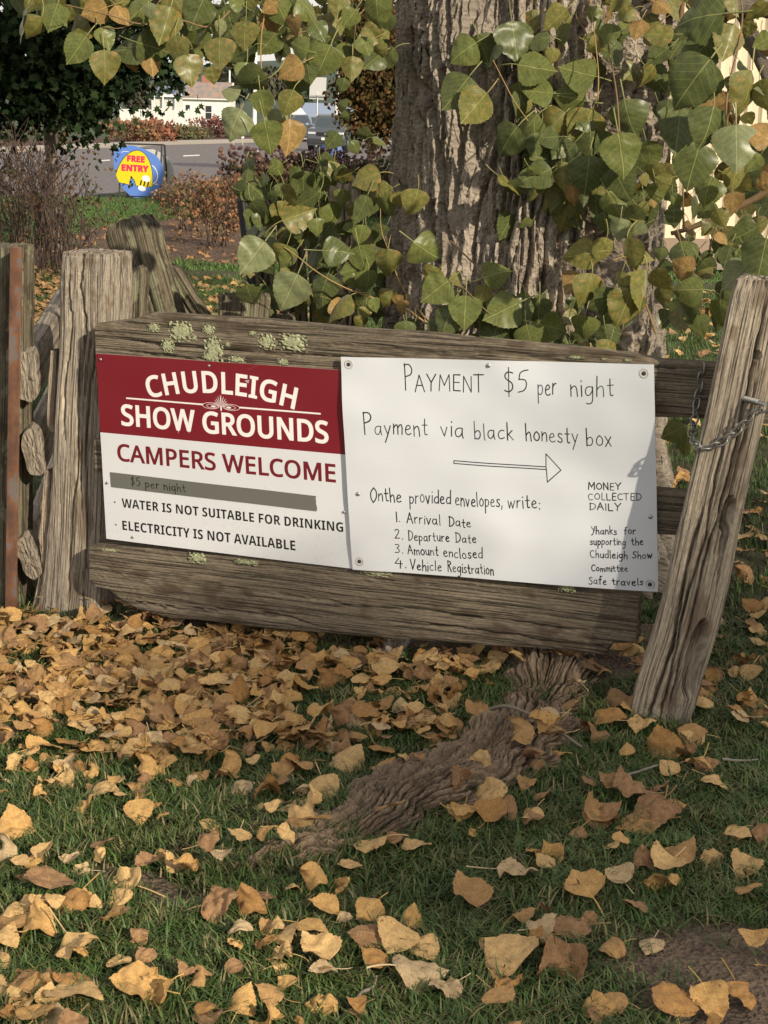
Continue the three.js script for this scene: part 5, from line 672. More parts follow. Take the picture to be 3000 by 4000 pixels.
// ---------------------------------------------------------------- fallen leaves
// [px, py, length px] of the ones that lie clear of the others
const FALL = [[63, 3281, 140], [27, 3372, 110], [81, 3426, 70], [181, 3399, 100], [280, 3399, 90], [370, 3381, 90], [407, 3336, 100], [190, 3507, 200], [470, 3471, 170], [461, 3552, 110], [361, 3552, 80], [719, 3435, 130], [687, 3394, 100], [818, 3399, 100], [931, 3399, 100], [1031, 3390, 110], [1121, 3408, 90], [1202, 3345, 170], [859, 3598, 160], [1003, 3543, 130], [1148, 3498, 90], [1229, 3489, 110], [456, 3643, 130], [145, 3670, 150], [45, 3652, 160], [36, 3724, 100], [145, 3598, 80], [217, 3598, 60], [307, 3769, 180], [108, 3869, 230], [280, 3869, 140], [54, 3950, 130], [298, 3941, 230], [190, 3950, 110], [533, 3914, 180], [723, 3860, 110], [786, 3851, 70], [768, 3896, 70], [805, 3982, 80], [1121, 3715, 120], [1220, 3688, 130], [1085, 3779, 120], [1238, 3779, 170], [1257, 3833, 80], [1076, 3679, 80], [931, 3742, 100], [1248, 3950, 150], [1058, 3923, 120], [949, 3959, 130], [1121, 3878, 90], [1455, 3706, 170], [1464, 3788, 120], [1392, 3959, 90], [1266, 3598, 130], [1446, 3589, 130], [1347, 3634, 80],
  [1816, 3218, 120], [1925, 3218, 140], [2069, 3232, 90], [1617, 3336, 110], [1527, 3317, 80], [1825, 3534, 170], [2015, 3453, 160], [2151, 3381, 110], [2124, 3421, 80], [2277, 3516, 180], [2413, 3462, 130], [2503, 3417, 90], [2585, 3444, 150], [2585, 3489, 140], [2648, 3372, 170], [2802, 3372, 130], [2910, 3399, 140], [2883, 3290, 100], [2910, 3507, 110], [1545, 3706, 160], [1663, 3724, 140], [1636, 3833, 210], [1979, 3779, 230], [2196, 3824, 220], [2223, 3679, 170], [2042, 3607, 100], [2133, 3571, 80], [2115, 3688, 120], [2314, 3661, 90], [2079, 3733, 90], [2476, 3571, 110], [2937, 3751, 120], [2901, 3923, 150], [2775, 3959, 170], [2621, 3959, 190], [2404, 3968, 100], [1952, 3968, 130], [2494, 3236, 180], [2350, 3218, 150], [2422, 3326, 60], [2259, 3281, 70],
  [2420, 2750, 140], [2480, 2787, 120], [2371, 2825, 130], [2317, 2880, 140], [2501, 2853, 110], [2225, 2815, 75], [2246, 2733, 75], [2588, 2945, 150], [2756, 2999, 115], [2724, 3032, 110], [2675, 2966, 80], [2447, 2961, 60], [2697, 2901, 110], [2751, 2717, 80], [2914, 2766, 80], [2887, 2847, 75], [2925, 2652, 90], [2968, 2804, 120], [2577, 3113, 90, 3], [2458, 3124, 160, 3], [2382, 3102, 110, 3], [2350, 3211, 160, 3], [2485, 3205, 200, 3], [2588, 3221, 130, 3], [2540, 3170, 130, 3], [2637, 3200, 90], [2154, 2945, 110], [2116, 2923, 100], [2333, 2603, 60], [2469, 2543, 80],
  [1363, 2999, 170], [1498, 2965, 110], [1515, 3033, 110], [1793, 3143, 110], [1852, 3075, 120], [1903, 3151, 150], [1802, 3210, 120], [1970, 3193, 130], [2072, 3227, 90], [2030, 2982, 110], [2080, 3024, 130], [2139, 2940, 120], [1270, 3117, 140], [1160, 3117, 100], [1042, 3134, 110], [1072, 3206, 50], [1101, 3041, 90], [1169, 3024, 110], [1194, 3328, 150], [1439, 3337, 150], [1515, 3269, 120]];
const rootLine = [[2180, 2560], [2140, 2680], [2080, 2820], [1990, 2930], [1820, 3010], [1620, 3110], [1400, 3230], [1180, 3310], [960, 3380]].map(([x, y]) => gnd(x, y));
const nearRoot = (p) => { let d = 9; for (let i = 1; i < rootLine.length; i++) { const a = rootLine[i - 1], b = rootLine[i], ab = b.clone().sub(a), t = clamp(p.clone().sub(a).dot(ab) / ab.lengthSq()); d = Math.min(d, Math.hypot(p.x - a.x - ab.x * t, p.z - a.z - ab.z * t)); } return d; };
const groundUp = (p) => { const d = nearRoot(p); return gh(p.x, p.z) + (d < 0.11 ? 0.055 * Math.sqrt(1 - (d / 0.115) ** 2) : 0); };
const fenceSide = (p) => p.clone().sub(G.o).dot(G.n);   // > 0: the viewer's side
seedTo(808);
const litter = [];
const lay = (p, L, tilt, lift, kind) => { p.y = groundUp(p) + lift; const nrm = V(rr(-1, 1) * tilt, 1, rr(-1, 1) * tilt * 0.8 + 0.18 * tilt).normalize(), q = new THREE.Quaternion().setFromUnitVectors(V(0, 0, rnd() < 0.72 ? 1 : -1), nrm).premultiply(qx(YA, 0)); const tw = qx(V(0, 0, 1), rr(0, 6.28)); q.multiply(tw); const fg = Math.floor(rnd() * FG.length), v = rnd(), fm = kind ?? (v < 0.26 ? 0 : v < 0.46 ? 1 : v < 0.54 ? 2 : v < 0.72 ? 3 : v < 0.88 ? 4 : 5); const mid0 = V(0, 0.45 * L, 0).applyQuaternion(q); litter.push({ p: p.clone().sub(V(mid0.x, mid0.y, mid0.z)), c: p, L, q, fg, fm }); };
for (const [x, y, l, kind] of FALL) { const p = gnd(x, y), d = p.clone().sub(eye).dot(CF); lay(p, clamp(l * d / FOCAL * 1.08, 0.04, 0.108), 0.45, rr(0.022, 0.038), kind); }
const own = litter.length;
// drift against the fence: thick on the sign side, thinning over the lawn
const dens = (px, py) => { const w = 260 * n2(px / 420, py / 260), e = py + w, top = px < 900 ? 2420 : lerp(2470, 2590, clamp((px - 900) / 300)); let d = sstep(top - 30, top + 40, py) * sstep(2960, 2640, e) * sstep(2000, 1550, px + w * 0.6); if (px < 1150) d = Math.max(d, 0.72 * sstep(3480, 2780, e) * sstep(2400, 2470, py)); d = Math.max(d, px > 1300 && py > 3150 ? 0.045 : 0.1); if (px > 2700) d = Math.max(d, 0.28 * sstep(3000, 2700, py)); return d; };
for (let i = 0; i < 1650; i++) { const px = rr(-350, 1900), py = rr(2400, 2960); if (rnd() > dens(px, py)) continue; lay(gnd(px, py), rr(0.032, 0.08), 0.6, rr(0.006, 0.05)); }
for (let i = 0; i < 2100; i++) { const px = rr(-350, 3350), py = rr(2390, 4150); if (rnd() > dens(px, py)) continue; const p = gnd(px, py); if (nearRoot(p) < 0.12 && rnd() < 0.5) continue; lay(p, rr(0.03, 0.078), 0.5, rr(0.012, 0.035)); }
const front = litter.length;
// under and behind the fence
for (let i = 0; i < 900; i++) { const p = gp(rr(-0.9, 3.2), 0, -Math.pow(rnd(), 1.4) * 3.2 - 0.02); lay(p, rr(0.045, 0.085), 0.6, rr(0.01, 0.03)); }
for (let i = 0; i < 1500; i++) { const p = V(rr(-4.4, 5), 0, rr(-15, -5.5)); const right = p.x > 0.6; if (!right && rnd() > 0.55 * sstep(-15, -9, p.z) + 0.12) continue; lay(p, rr(0.05, 0.09), 0.5, rr(0.02, 0.04)); }
for (let i = 0; i < 1900; i++) { const p = gnd(rr(-200, 520), rr(1040, 1420)); lay(p, rr(0.05, 0.1), 0.5, rr(0.01, 0.04), rnd() < 0.6 ? 3 : 4); }
for (let i = 0; i < 350; i++) { const p = V(bedC.x + 0.5 + rr(-2, 2), 0, bedC.z + rr(-4, 4)); lay(p, rr(0.05, 0.09), 0.4, -0.02, rnd() < 0.8 ? 3 : 5); }
for (let i = 0; i < 260; i++) { const p = gnd(rr(650, 1250), rr(1090, 1290)); lay(p, rr(0.05, 0.09), 0.5, rr(0.01, 0.03)); }
// the 290 that show largest are things of their own, the rest one mass per side
const size = (l) => l.L / l.c.distanceTo(eye), order = litter.map((l, i) => [i < own ? 9 : inViewPx(l.c) ? size(l) : 0, i]).sort((a, b) => b[0] - a[0]);
function inViewPx(p) { const v = p.clone().sub(eye), d = v.dot(CF); if (d < 0.2) return false; const x = 1500 + v.dot(CR) / d * FOCAL, y = 2000 - v.dot(CU) / d * FOCAL; return x > -60 && x < 3060 && y > 0 && y < 4060; }
const solo = new Set(order.slice(0, 290).map((o) => o[1]));
const SHAPE = []; // how each leaf form looks, worked out from its outline box
FG.forEach((g) => { g.computeBoundingBox(); const b = g.boundingBox.getSize(V()); SHAPE.push(b.z > 0.75 ? 'tightly curled' : b.x < 0.62 ? 'rolled narrow' : b.z > 0.45 ? 'curled' : b.z > 0.28 ? 'wavy' : 'nearly flat'); });
const WHAT = ['golden tan', 'golden', 'pale fawn', 'dark brown', 'dull tan', 'dull golden'];
litter.forEach((l, i) => {
  if (!solo.has(i)) return;
  const rt = nearRoot(l.c) < 0.14, drift = fenceSide(l.c) < 0.55 && l.c.x < 0.5;
  const big = l.L > 0.098 ? 'large ' : l.L < 0.062 ? 'small ' : '', byPost = Math.hypot(l.c.x - RB.x, l.c.z - RB.z) < 0.42, bySoil = soilMask(l.c.x, l.c.z) > 0.5, beyond = fenceSide(l.c) < 0;
  const where = beyond ? 'on the ground behind the fence line' : byPost ? 'at the foot of the leaning post' : rt ? 'resting on or against the surface root' : drift ? 'in the leaf drift along the foot of the fence' : bySoil ? 'on bare soil' : nearRoot(l.c) < 0.4 ? 'on the grass close to the surface root' : 'on the open grass away from the root', lab = `${big}${SHAPE[l.fg]} ${WHAT[l.fm]} fallen leaf ${where}`;
  const m = single('fallen_leaf', FG[l.fg], FM[l.fm], lab, 'leaf', lab.replace('fallen leaf', 'fallen leaves')); m.position.copy(l.p); m.quaternion.copy(l.q); m.scale.setScalar(l.L);
});
for (const [lab, test] of [['loose litter of small fallen poplar leaves in front of the fence', (i) => i < front], ['litter of fallen leaves behind the rail fence', (i) => i >= front]]) {
  const g = new THREE.Group(); g.name = numbered('leaf_litter'); scene.add(stuff(tag(g, lab, 'leaf litter')));
  const by = {}; litter.forEach((l, i) => { if (!solo.has(i) && test(i)) (by[l.fm + '_' + (l.fg % 6)] ??= []).push(l); });
  for (const k in by) { const [fm, fg] = k.split('_').map(Number), im = shade(new THREE.InstancedMesh(FG[fg * 4 + (fm % 2)], FM[fm], by[k].length)); by[k].forEach((l, i) => im.setMatrixAt(i, new THREE.Matrix4().compose(l.p, l.q, V(l.L, l.L, l.L)))); im.name = 'leaves'; stuff(im); g.add(im); }
}
// fallen twigs
const stickM = mat([0.22, 0.18, 0.14], 0.9), stickG = mat([0.27, 0.245, 0.21], 0.9);
[[[1790, 2600], [1900, 2540], 0.006, 'short grey stick lying at the foot of the bottom rail above the root'], [[640, 2470], [780, 2420], 0.006, 'grey stick half buried in leaves by the squared post'], [[820, 2590], [960, 2450], 0.006, 'bent grey stick in the leaf drift under the bottom rail'], [[1300, 2640], [1450, 2650], 0.004, 'thin stick lying across the leaf drift'], [[1850, 2830], [2270, 2960], 0.006, 'long brown stick lying across the surface root'], [[2380, 3070], [2600, 3000], 0.0035, 'curved pale twig on the grass by the leaning post'], [[2820, 2990], [2960, 2990], 0.0035, 'pale twig beyond the leaning post'], [[1400, 3960], [1470, 3840], 0.004, 'dark twig among leaves on the open grass'], [[2150, 2600], [2320, 2640], 0.006, 'knobbly brown twig in the soil beside the leaning post']].forEach(([a, b, r, lab], i) => {
  const A = gnd(...a), B = gnd(...b), m1 = A.clone().lerp(B, 0.35), m2 = A.clone().lerp(B, 0.7); seedTo(i + 5); for (const p of [A, m1, m2, B]) p.y = groundUp(p) + (i > 3 ? 0.022 : 0.012); m1.x += rr(-0.02, 0.02); m1.z += rr(-0.015, 0.015); m2.x += rr(-0.02, 0.02);
  const s = single('twig', rebase(tube([A, m1, m2, B], r, r * 0.55, 24, 7, 0.25), A), i === 5 || i === 6 ? stickG : stickM, lab, 'twig'); s.position.copy(A);
});

// ---------------------------------------------------------------- road and verge beyond the lawn
function strip(a, b, y) { const n = a.length - 1; return gridGeo(n, 1, (s, t, i, j) => { const p = (j ? b : a)[i].clone(); p.y = y; return [p, p.x * 0.5, p.z * 0.5]; }); }
const gl = (list, y) => list.map(([px, py]) => gnd(px, py, y));
{
  const asph = new THREE.MeshStandardMaterial({ map: groundMap, roughness: 0.9 }); asph.color.setRGB(0.235, 0.205, 0.205);
  const farE = gl([[-900, 640], [-400, 614], [0, 597], [330, 581], [650, 566], [1000, 556], [1300, 549], [1560, 542]], -0.04), nearE = gl([[-900, 900], [-400, 836], [0, 800], [265, 774], [663, 726], [862, 704], [1300, 640], [1560, 600]], -0.04);
  const road = structure('road', strip(nearE, farE, -0.044), asph);
  const paint = mat([0.7, 0.68, 0.64], 0.7);
  for (const [x0, x1, y] of [[391, 430, 628], [716, 780, 609], [980, 1010, 593]]) part('lane_dash', strip(gl([[x0, y + 2.5], [x1, y - 0.5]], -0.04), gl([[x0, y - 2], [x1, y - 4.5]], -0.04), -0.038), paint, road);
  const pathM = new THREE.MeshStandardMaterial({ map: groundMap, roughness: 0.95 }); pathM.color.setRGB(0.62, 0.56, 0.48);
  const farP = gl([[-900, 622], [-400, 598], [0, 584], [330, 569], [650, 556], [1000, 547.5], [1300, 541.5], [1560, 536]], -0.04);
  const pathG = strip(farE, farP, 0.06), kerb = gridGeo(farE.length - 1, 1, (s, t, i, j) => { const p = farE[i].clone(); p.y = j ? 0.06 : -0.044; return [p, p.x, t]; });
  structure('footpath', mergeGeometries([pathG, kerb]), pathM);
  const mulch = new THREE.MeshStandardMaterial({ map: groundMap, bumpMap: groundBump, bumpScale: 0.05, roughness: 1 }); mulch.color.setRGB(0.19, 0.108, 0.064);
  structure('verge', strip(farP, gl([[-900, 590], [-400, 570], [0, 556], [330, 547], [650, 539], [900, 534], [1000, 540], [1100, 543]].slice(0, 8), -0.04), 0.05), mulch);
  const c = gnd(790, 925, -0.05), bed = new THREE.CircleGeometry(1, 40); bed.rotateX(-Math.PI / 2); bed.scale(2.2, 1, 4.2); bed.translate(c.x + 0.5, -0.036, c.z); structure('mulch_bed', bed, mulch);
  const c2 = gnd(150, 1000, -0.05), bed2 = new THREE.CircleGeometry(1, 40); bed2.rotateX(-Math.PI / 2); bed2.scale(1.3, 1, 1.4); bed2.translate(c2.x - 0.3, -0.034, c2.z); structure('mulch_bed', bed2, mulch);
}
// ---------------------------------------------------------------- foliage helpers
const poly = (pts, c = [0, 0.4], bend = 0.12) => { const P = [c[0], c[1], 0], I = [], U = [0.5, 0.4]; pts.forEach(([x, y]) => { P.push(x, y, -bend * (x * x + (y - c[1]) ** 2) * 2); U.push(0.5 + x, y); }); for (let i = 1; i <= pts.length; i++) I.push(0, i, i % pts.length + 1); const g = new THREE.BufferGeometry(); g.setAttribute('position', new THREE.Float32BufferAttribute(P, 3)); g.setAttribute('uv', new THREE.Float32BufferAttribute(U, 2)); g.setIndex(I); g.computeVertexNormals(); return g; };
const oval = poly([[0, 0], [0.25, 0.2], [0.3, 0.5], [0, 1], [-0.3, 0.5], [-0.25, 0.2]]);
const star = poly([[0, 0], [0.12, 0.2], [0.42, 0.12], [0.33, 0.34], [0.52, 0.55], [0.22, 0.56], [0.2, 0.72], [0, 1], [-0.2, 0.72], [-0.22, 0.56], [-0.52, 0.55], [-0.33, 0.34], [-0.42, 0.12], [-0.12, 0.2]]);
const bunch = (geo, n, spread, L, sd) => { seedTo(sd); const gs = []; for (let i = 0; i < n; i++) { const g = geo.clone(); const s = L * rr(0.7, 1.2); g.scale(s, s, s); g.applyQuaternion(new THREE.Quaternion().setFromEuler(new THREE.Euler(rr(-1, 1), rr(-1.2, 1.2), rr(1.8, 4.4)))); g.translate(rr(-spread, spread), rr(-spread, spread), rr(-spread, spread)); gs.push(g); } return mergeGeometries(gs); };
function cloud(parent, name, geo, m, n, place, s0, s1, colors) {
  const im = shade(new THREE.InstancedMesh(geo, m, n)), col = new THREE.Color();
  for (let i = 0; i < n; i++) { const p = place(), s = rr(s0, s1); im.setMatrixAt(i, new THREE.Matrix4().compose(p, new THREE.Quaternion().setFromEuler(new THREE.Euler(rr(-0.5, 0.5), rr(-3.1, 3.1), rr(-0.5, 0.5))), V(s, s, s))); const c = colors[Math.floor(rnd() * colors.length)], k = rr(0.75, 1.25); im.setColorAt(i, col.setRGB(c[0] * k, c[1] * k, c[2] * k)); }
  im.name = name; stuff(im); parent.add(im); return im;
}
const foliM = new THREE.MeshPhysicalMaterial({ roughness: 0.9, specularIntensity: 0.35, side: THREE.DoubleSide });
const inBall = (c, r) => () => { let x, y, z; do { x = rr(-1, 1); y = rr(-1, 1); z = rr(-1, 1); } while (x * x + y * y + z * z > 1); const l = Math.pow(Math.hypot(x, y, z), 0.5) / Math.max(1e-6, Math.hypot(x, y, z)) * Math.hypot(x, y, z); const w = 1 + 0.18 * n3(x * 2 + c.x, y * 2, z * 2); return V(c.x + x * r[0] * w, c.y + y * r[1] * w, c.z + z * r[2] * w); };
// dark maple on the lawn
{
  const B = gnd(215, 985, -0.05), t = thing('maple_tree', 'dark leaved maple with a slim grey trunk among bare rose bushes', 'tree', undefined, B);
  part('trunk', tube([V(0, -0.05, 0), V(0.03, 0.6, 0), V(-0.03, 1.3, 0.02), V(0.02, 2.4, 0), V(0, 4, 0)], 0.075, 0.04, 30, 10, 0.12), mat([0.2, 0.17, 0.14], 0.95), t);
  seedTo(71); for (let i = 0; i < 7; i++) { const a = rr(0, 6.28); part('limb', tube([V(0, rr(1.3, 2), 0), V(Math.cos(a) * 0.7, rr(1.9, 2.5), Math.sin(a) * 0.7), V(Math.cos(a) * 1.4, rr(2.2, 3.4), Math.sin(a) * 1.4)], 0.035, 0.01, 14, 6), mat([0.16, 0.135, 0.11], 0.95), t); }
  const sg = bunch(star, 9, 0.2, 0.105, 3);
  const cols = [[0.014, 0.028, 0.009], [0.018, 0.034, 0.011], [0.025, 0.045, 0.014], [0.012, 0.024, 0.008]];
  const b1 = inBall(V(-0.15, 3.0, 0), [1.75, 1.75, 1.6]), b2 = inBall(V(0.95, 2.55, 0.2), [0.75, 0.95, 0.8]), b3 = inBall(V(-0.7, 1.9, 0.3), [0.95, 0.75, 0.9]), b4 = inBall(V(0.2, 1.9, 0.2), [0.62, 0.55, 0.7]);
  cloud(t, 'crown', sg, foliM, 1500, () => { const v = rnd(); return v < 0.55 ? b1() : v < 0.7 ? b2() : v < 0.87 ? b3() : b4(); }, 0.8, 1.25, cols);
}
// rusty autumn tree beside the road
{
  const B = gnd(1440, 690, -0.05), t = thing('autumn_tree', 'olive and rust coloured autumn tree beside the road behind the poplar', 'tree', undefined, B);
  const s = B.distanceTo(eye) / FOCAL; // metres per photo pixel there
  part('trunk', tube([V(0, 0, 0), V(0.1, 1, 0), V(0, 2, 0), V(0, 4, 0)], 0.14, 0.07, 20, 8), mat([0.17, 0.14, 0.11], 0.95), t);
  seedTo(12);
  const b1 = inBall(V(0.2, 2.7, 0), [1.25, 1.85, 1.3]), b2 = inBall(V(-0.1, 4.0, 0.1), [1.5, 1.0, 1.2]);
  cloud(t, 'crown', bunch(oval, 10, 0.18, 0.11, 6), foliM, 1900, () => (rnd() < 0.6 ? b1() : b2()), 0.8, 1.4, [[0.07, 0.055, 0.016], [0.09, 0.05, 0.018], [0.05, 0.048, 0.015], [0.11, 0.055, 0.018], [0.07, 0.038, 0.016]]);
}
// bare rose bushes: many thin canes
function canes(parent, n, h, spread, r, m, sd) {
  seedTo(sd); const gs = [];
  for (let i = 0; i < n; i++) {
    const a = rr(0, 6.28), b = V(rr(-spread, spread) * 0.35, 0, rr(-spread, spread) * 0.35), d = V(Math.cos(a), 0, Math.sin(a)), H = h * rr(0.55, 1.05), k = rr(0.2, 1) * spread; const P = [b, b.clone().addScaledVector(d, k * 0.25).add(V(0, H * 0.4, 0)), b.clone().addScaledVector(d, k * 0.6).add(V(rr(-0.06, 0.06), H * 0.75, 0)), b.clone().addScaledVector(d, k).add(V(rr(-0.1, 0.1), H, 0))];
    gs.push(tube(P, r, r * 0.5, 10, 4));
    for (let j = 0; j < 4; j++) { const q = path(P).getPoint(rr(0.3, 0.95)), e = q.clone().add(V(rr(-0.2, 0.2), rr(0.08, 0.3), rr(-0.2, 0.2))); gs.push(tube([q, q.clone().lerp(e, 0.5).add(V(rr(-0.03, 0.03), 0.02, 0)), e], r * 0.55, r * 0.3, 5, 3)); }
  }
  return part('canes', mergeGeometries(gs), m, parent);
}
const caneM = mat([0.10, 0.066, 0.05], 0.9);
[[60, 1040, 1.35, 'tall bare rose bush with brown canes at the foot of the maple'], [215, 1070, 1.2, 'bare rose bush with brown canes in front of the maple trunk'], [330, 1100, 0.95, 'low bare rose bush with a few canes reaching towards the round yellow sign'], [-60, 1000, 1.3, 'bare rose bush beyond the rusty steel angle'], [140, 960, 1.1, 'bare rose bush behind the maple trunk']].forEach(([px, py, h, lab], i) => {
  const B = gnd(px, py, -0.02), t = thing('rose_bush', lab, 'shrub', 'bare rose bushes around the maple', B);
  canes(t, i === 2 ? 12 : 26, h, 0.5, 0.008, caneM, 20 + i);
  seedTo(40 + i); cloud(t, 'foliage', bunch(oval, 5, 0.06, 0.05, 9 + i), foliM, i === 2 ? 40 : 90, () => V(rr(-0.55, 0.55), rr(0.1, h), rr(-0.5, 0.5)), 0.6, 1.1, [[0.08, 0.05, 0.03], [0.11, 0.06, 0.035], [0.05, 0.05, 0.022], [0.13, 0.08, 0.04]]);
});
// brown leaved garden shrubs
function shrub(px, py, rx, h, n, cols, lab, grp, L = 0.055, heads = 0) {
  const B = gnd(px, py, -0.04), t = thing('garden_shrub', lab, 'shrub', grp, B), sd = Math.round(px + py);
  canes(t, 14, h * 0.95, rx * 0.9, 0.007, caneM, sd);
  seedTo(sd + 1); cloud(t, 'foliage', bunch(oval, 8, 0.09, L, sd), foliM, n, inBall(V(0, h * 0.56, 0), [rx, h * 0.48, rx]), 0.8, 1.3, cols);
  if (heads) { seedTo(sd + 2); const hg = new THREE.IcosahedronGeometry(1, 0); cloud(t, 'seed_heads', hg, foliM, heads, () => V(rr(-rx, rx) * 0.95, h * rr(0.75, 1.15), rr(-rx, rx)), 0.02, 0.04, [[0.13, 0.07, 0.06], [0.18, 0.11, 0.08], [0.1, 0.06, 0.06]]); }
  return t;
}
const OR = [[0.22, 0.105, 0.055], [0.27, 0.135, 0.07], [0.17, 0.09, 0.05], [0.13, 0.1, 0.05], [0.25, 0.155, 0.085]], DK = [[0.09, 0.05, 0.035], [0.06, 0.055, 0.025], [0.12, 0.065, 0.045], [0.05, 0.06, 0.025]];
shrub(740, 905, 0.42, 0.75, 95, OR, 'orange brown leafy shrub next to the round yellow sign', 'autumn shrubs in the mulch bed');
shrub(850, 965, 0.48, 0.8, 105, OR, 'orange brown leafy shrub beside the black steel picket', 'autumn shrubs in the mulch bed');
shrub(905, 880, 0.4, 0.7, 75, OR, 'smaller orange brown shrub at the back of the mulch bed', 'autumn shrubs in the mulch bed');
shrub(1010, 860, 0.6, 0.95, 240, DK, 'dusky hydrangea with dry seed heads above the black steel picket', 'dusky hydrangeas', 0.08, 160);
shrub(1170, 850, 0.65, 0.95, 260, DK, 'dusky hydrangea with dry seed heads over the grey palings', 'dusky hydrangeas', 0.08, 150);
shrub(1340, 830, 0.65, 0.9, 260, DK, 'dusky hydrangea with dry seed heads beside the poplar trunk', 'dusky hydrangeas', 0.08, 120);
shrub(1470, 850, 0.6, 0.85, 200, DK, 'dusky hydrangea almost hidden by the poplar trunk', 'dusky hydrangeas', 0.08, 60);
// shrubs across the road
const far = (px, py, rx, h, cols, lab) => { const B = gnd(px, py, 0.03), t = thing('garden_shrub', lab, 'shrub', 'shrubs across the road', B); seedTo(Math.round(px)); cloud(t, 'foliage', bunch(oval, 8, 0.25, 0.22, 4), foliM, 110, inBall(V(0, h * 0.5, 0), [rx, h * 0.52, rx * 0.7]), 0.7, 1.2, cols); return t; };
far(520, 553, 1.7, 1.25, OR, 'russet shrub across the road behind the maple'); far(590, 552, 1.5, 1.3, [[0.25, 0.1, 0.06], [0.2, 0.09, 0.06]], 'tall russet shrub across the road in front of the picket fence'); far(690, 545, 1.4, 0.85, [[0.09, 0.1, 0.045], [0.14, 0.11, 0.06]], 'grey green shrub across the road'); far(745, 542, 1.4, 0.8, [[0.1, 0.1, 0.05], [0.2, 0.13, 0.07]], 'low mixed shrub across the road below the sash windows'); far(835, 538, 1.8, 1.5, [[0.16, 0.06, 0.05], [0.2, 0.08, 0.06], [0.12, 0.06, 0.05]], 'dark red shrub across the road at the corner of the white cottage'); far(1165, 530, 1.8, 1.5, [[0.14, 0.12, 0.05], [0.2, 0.13, 0.06]], 'olive hedge in front of the blue roofed cottage');

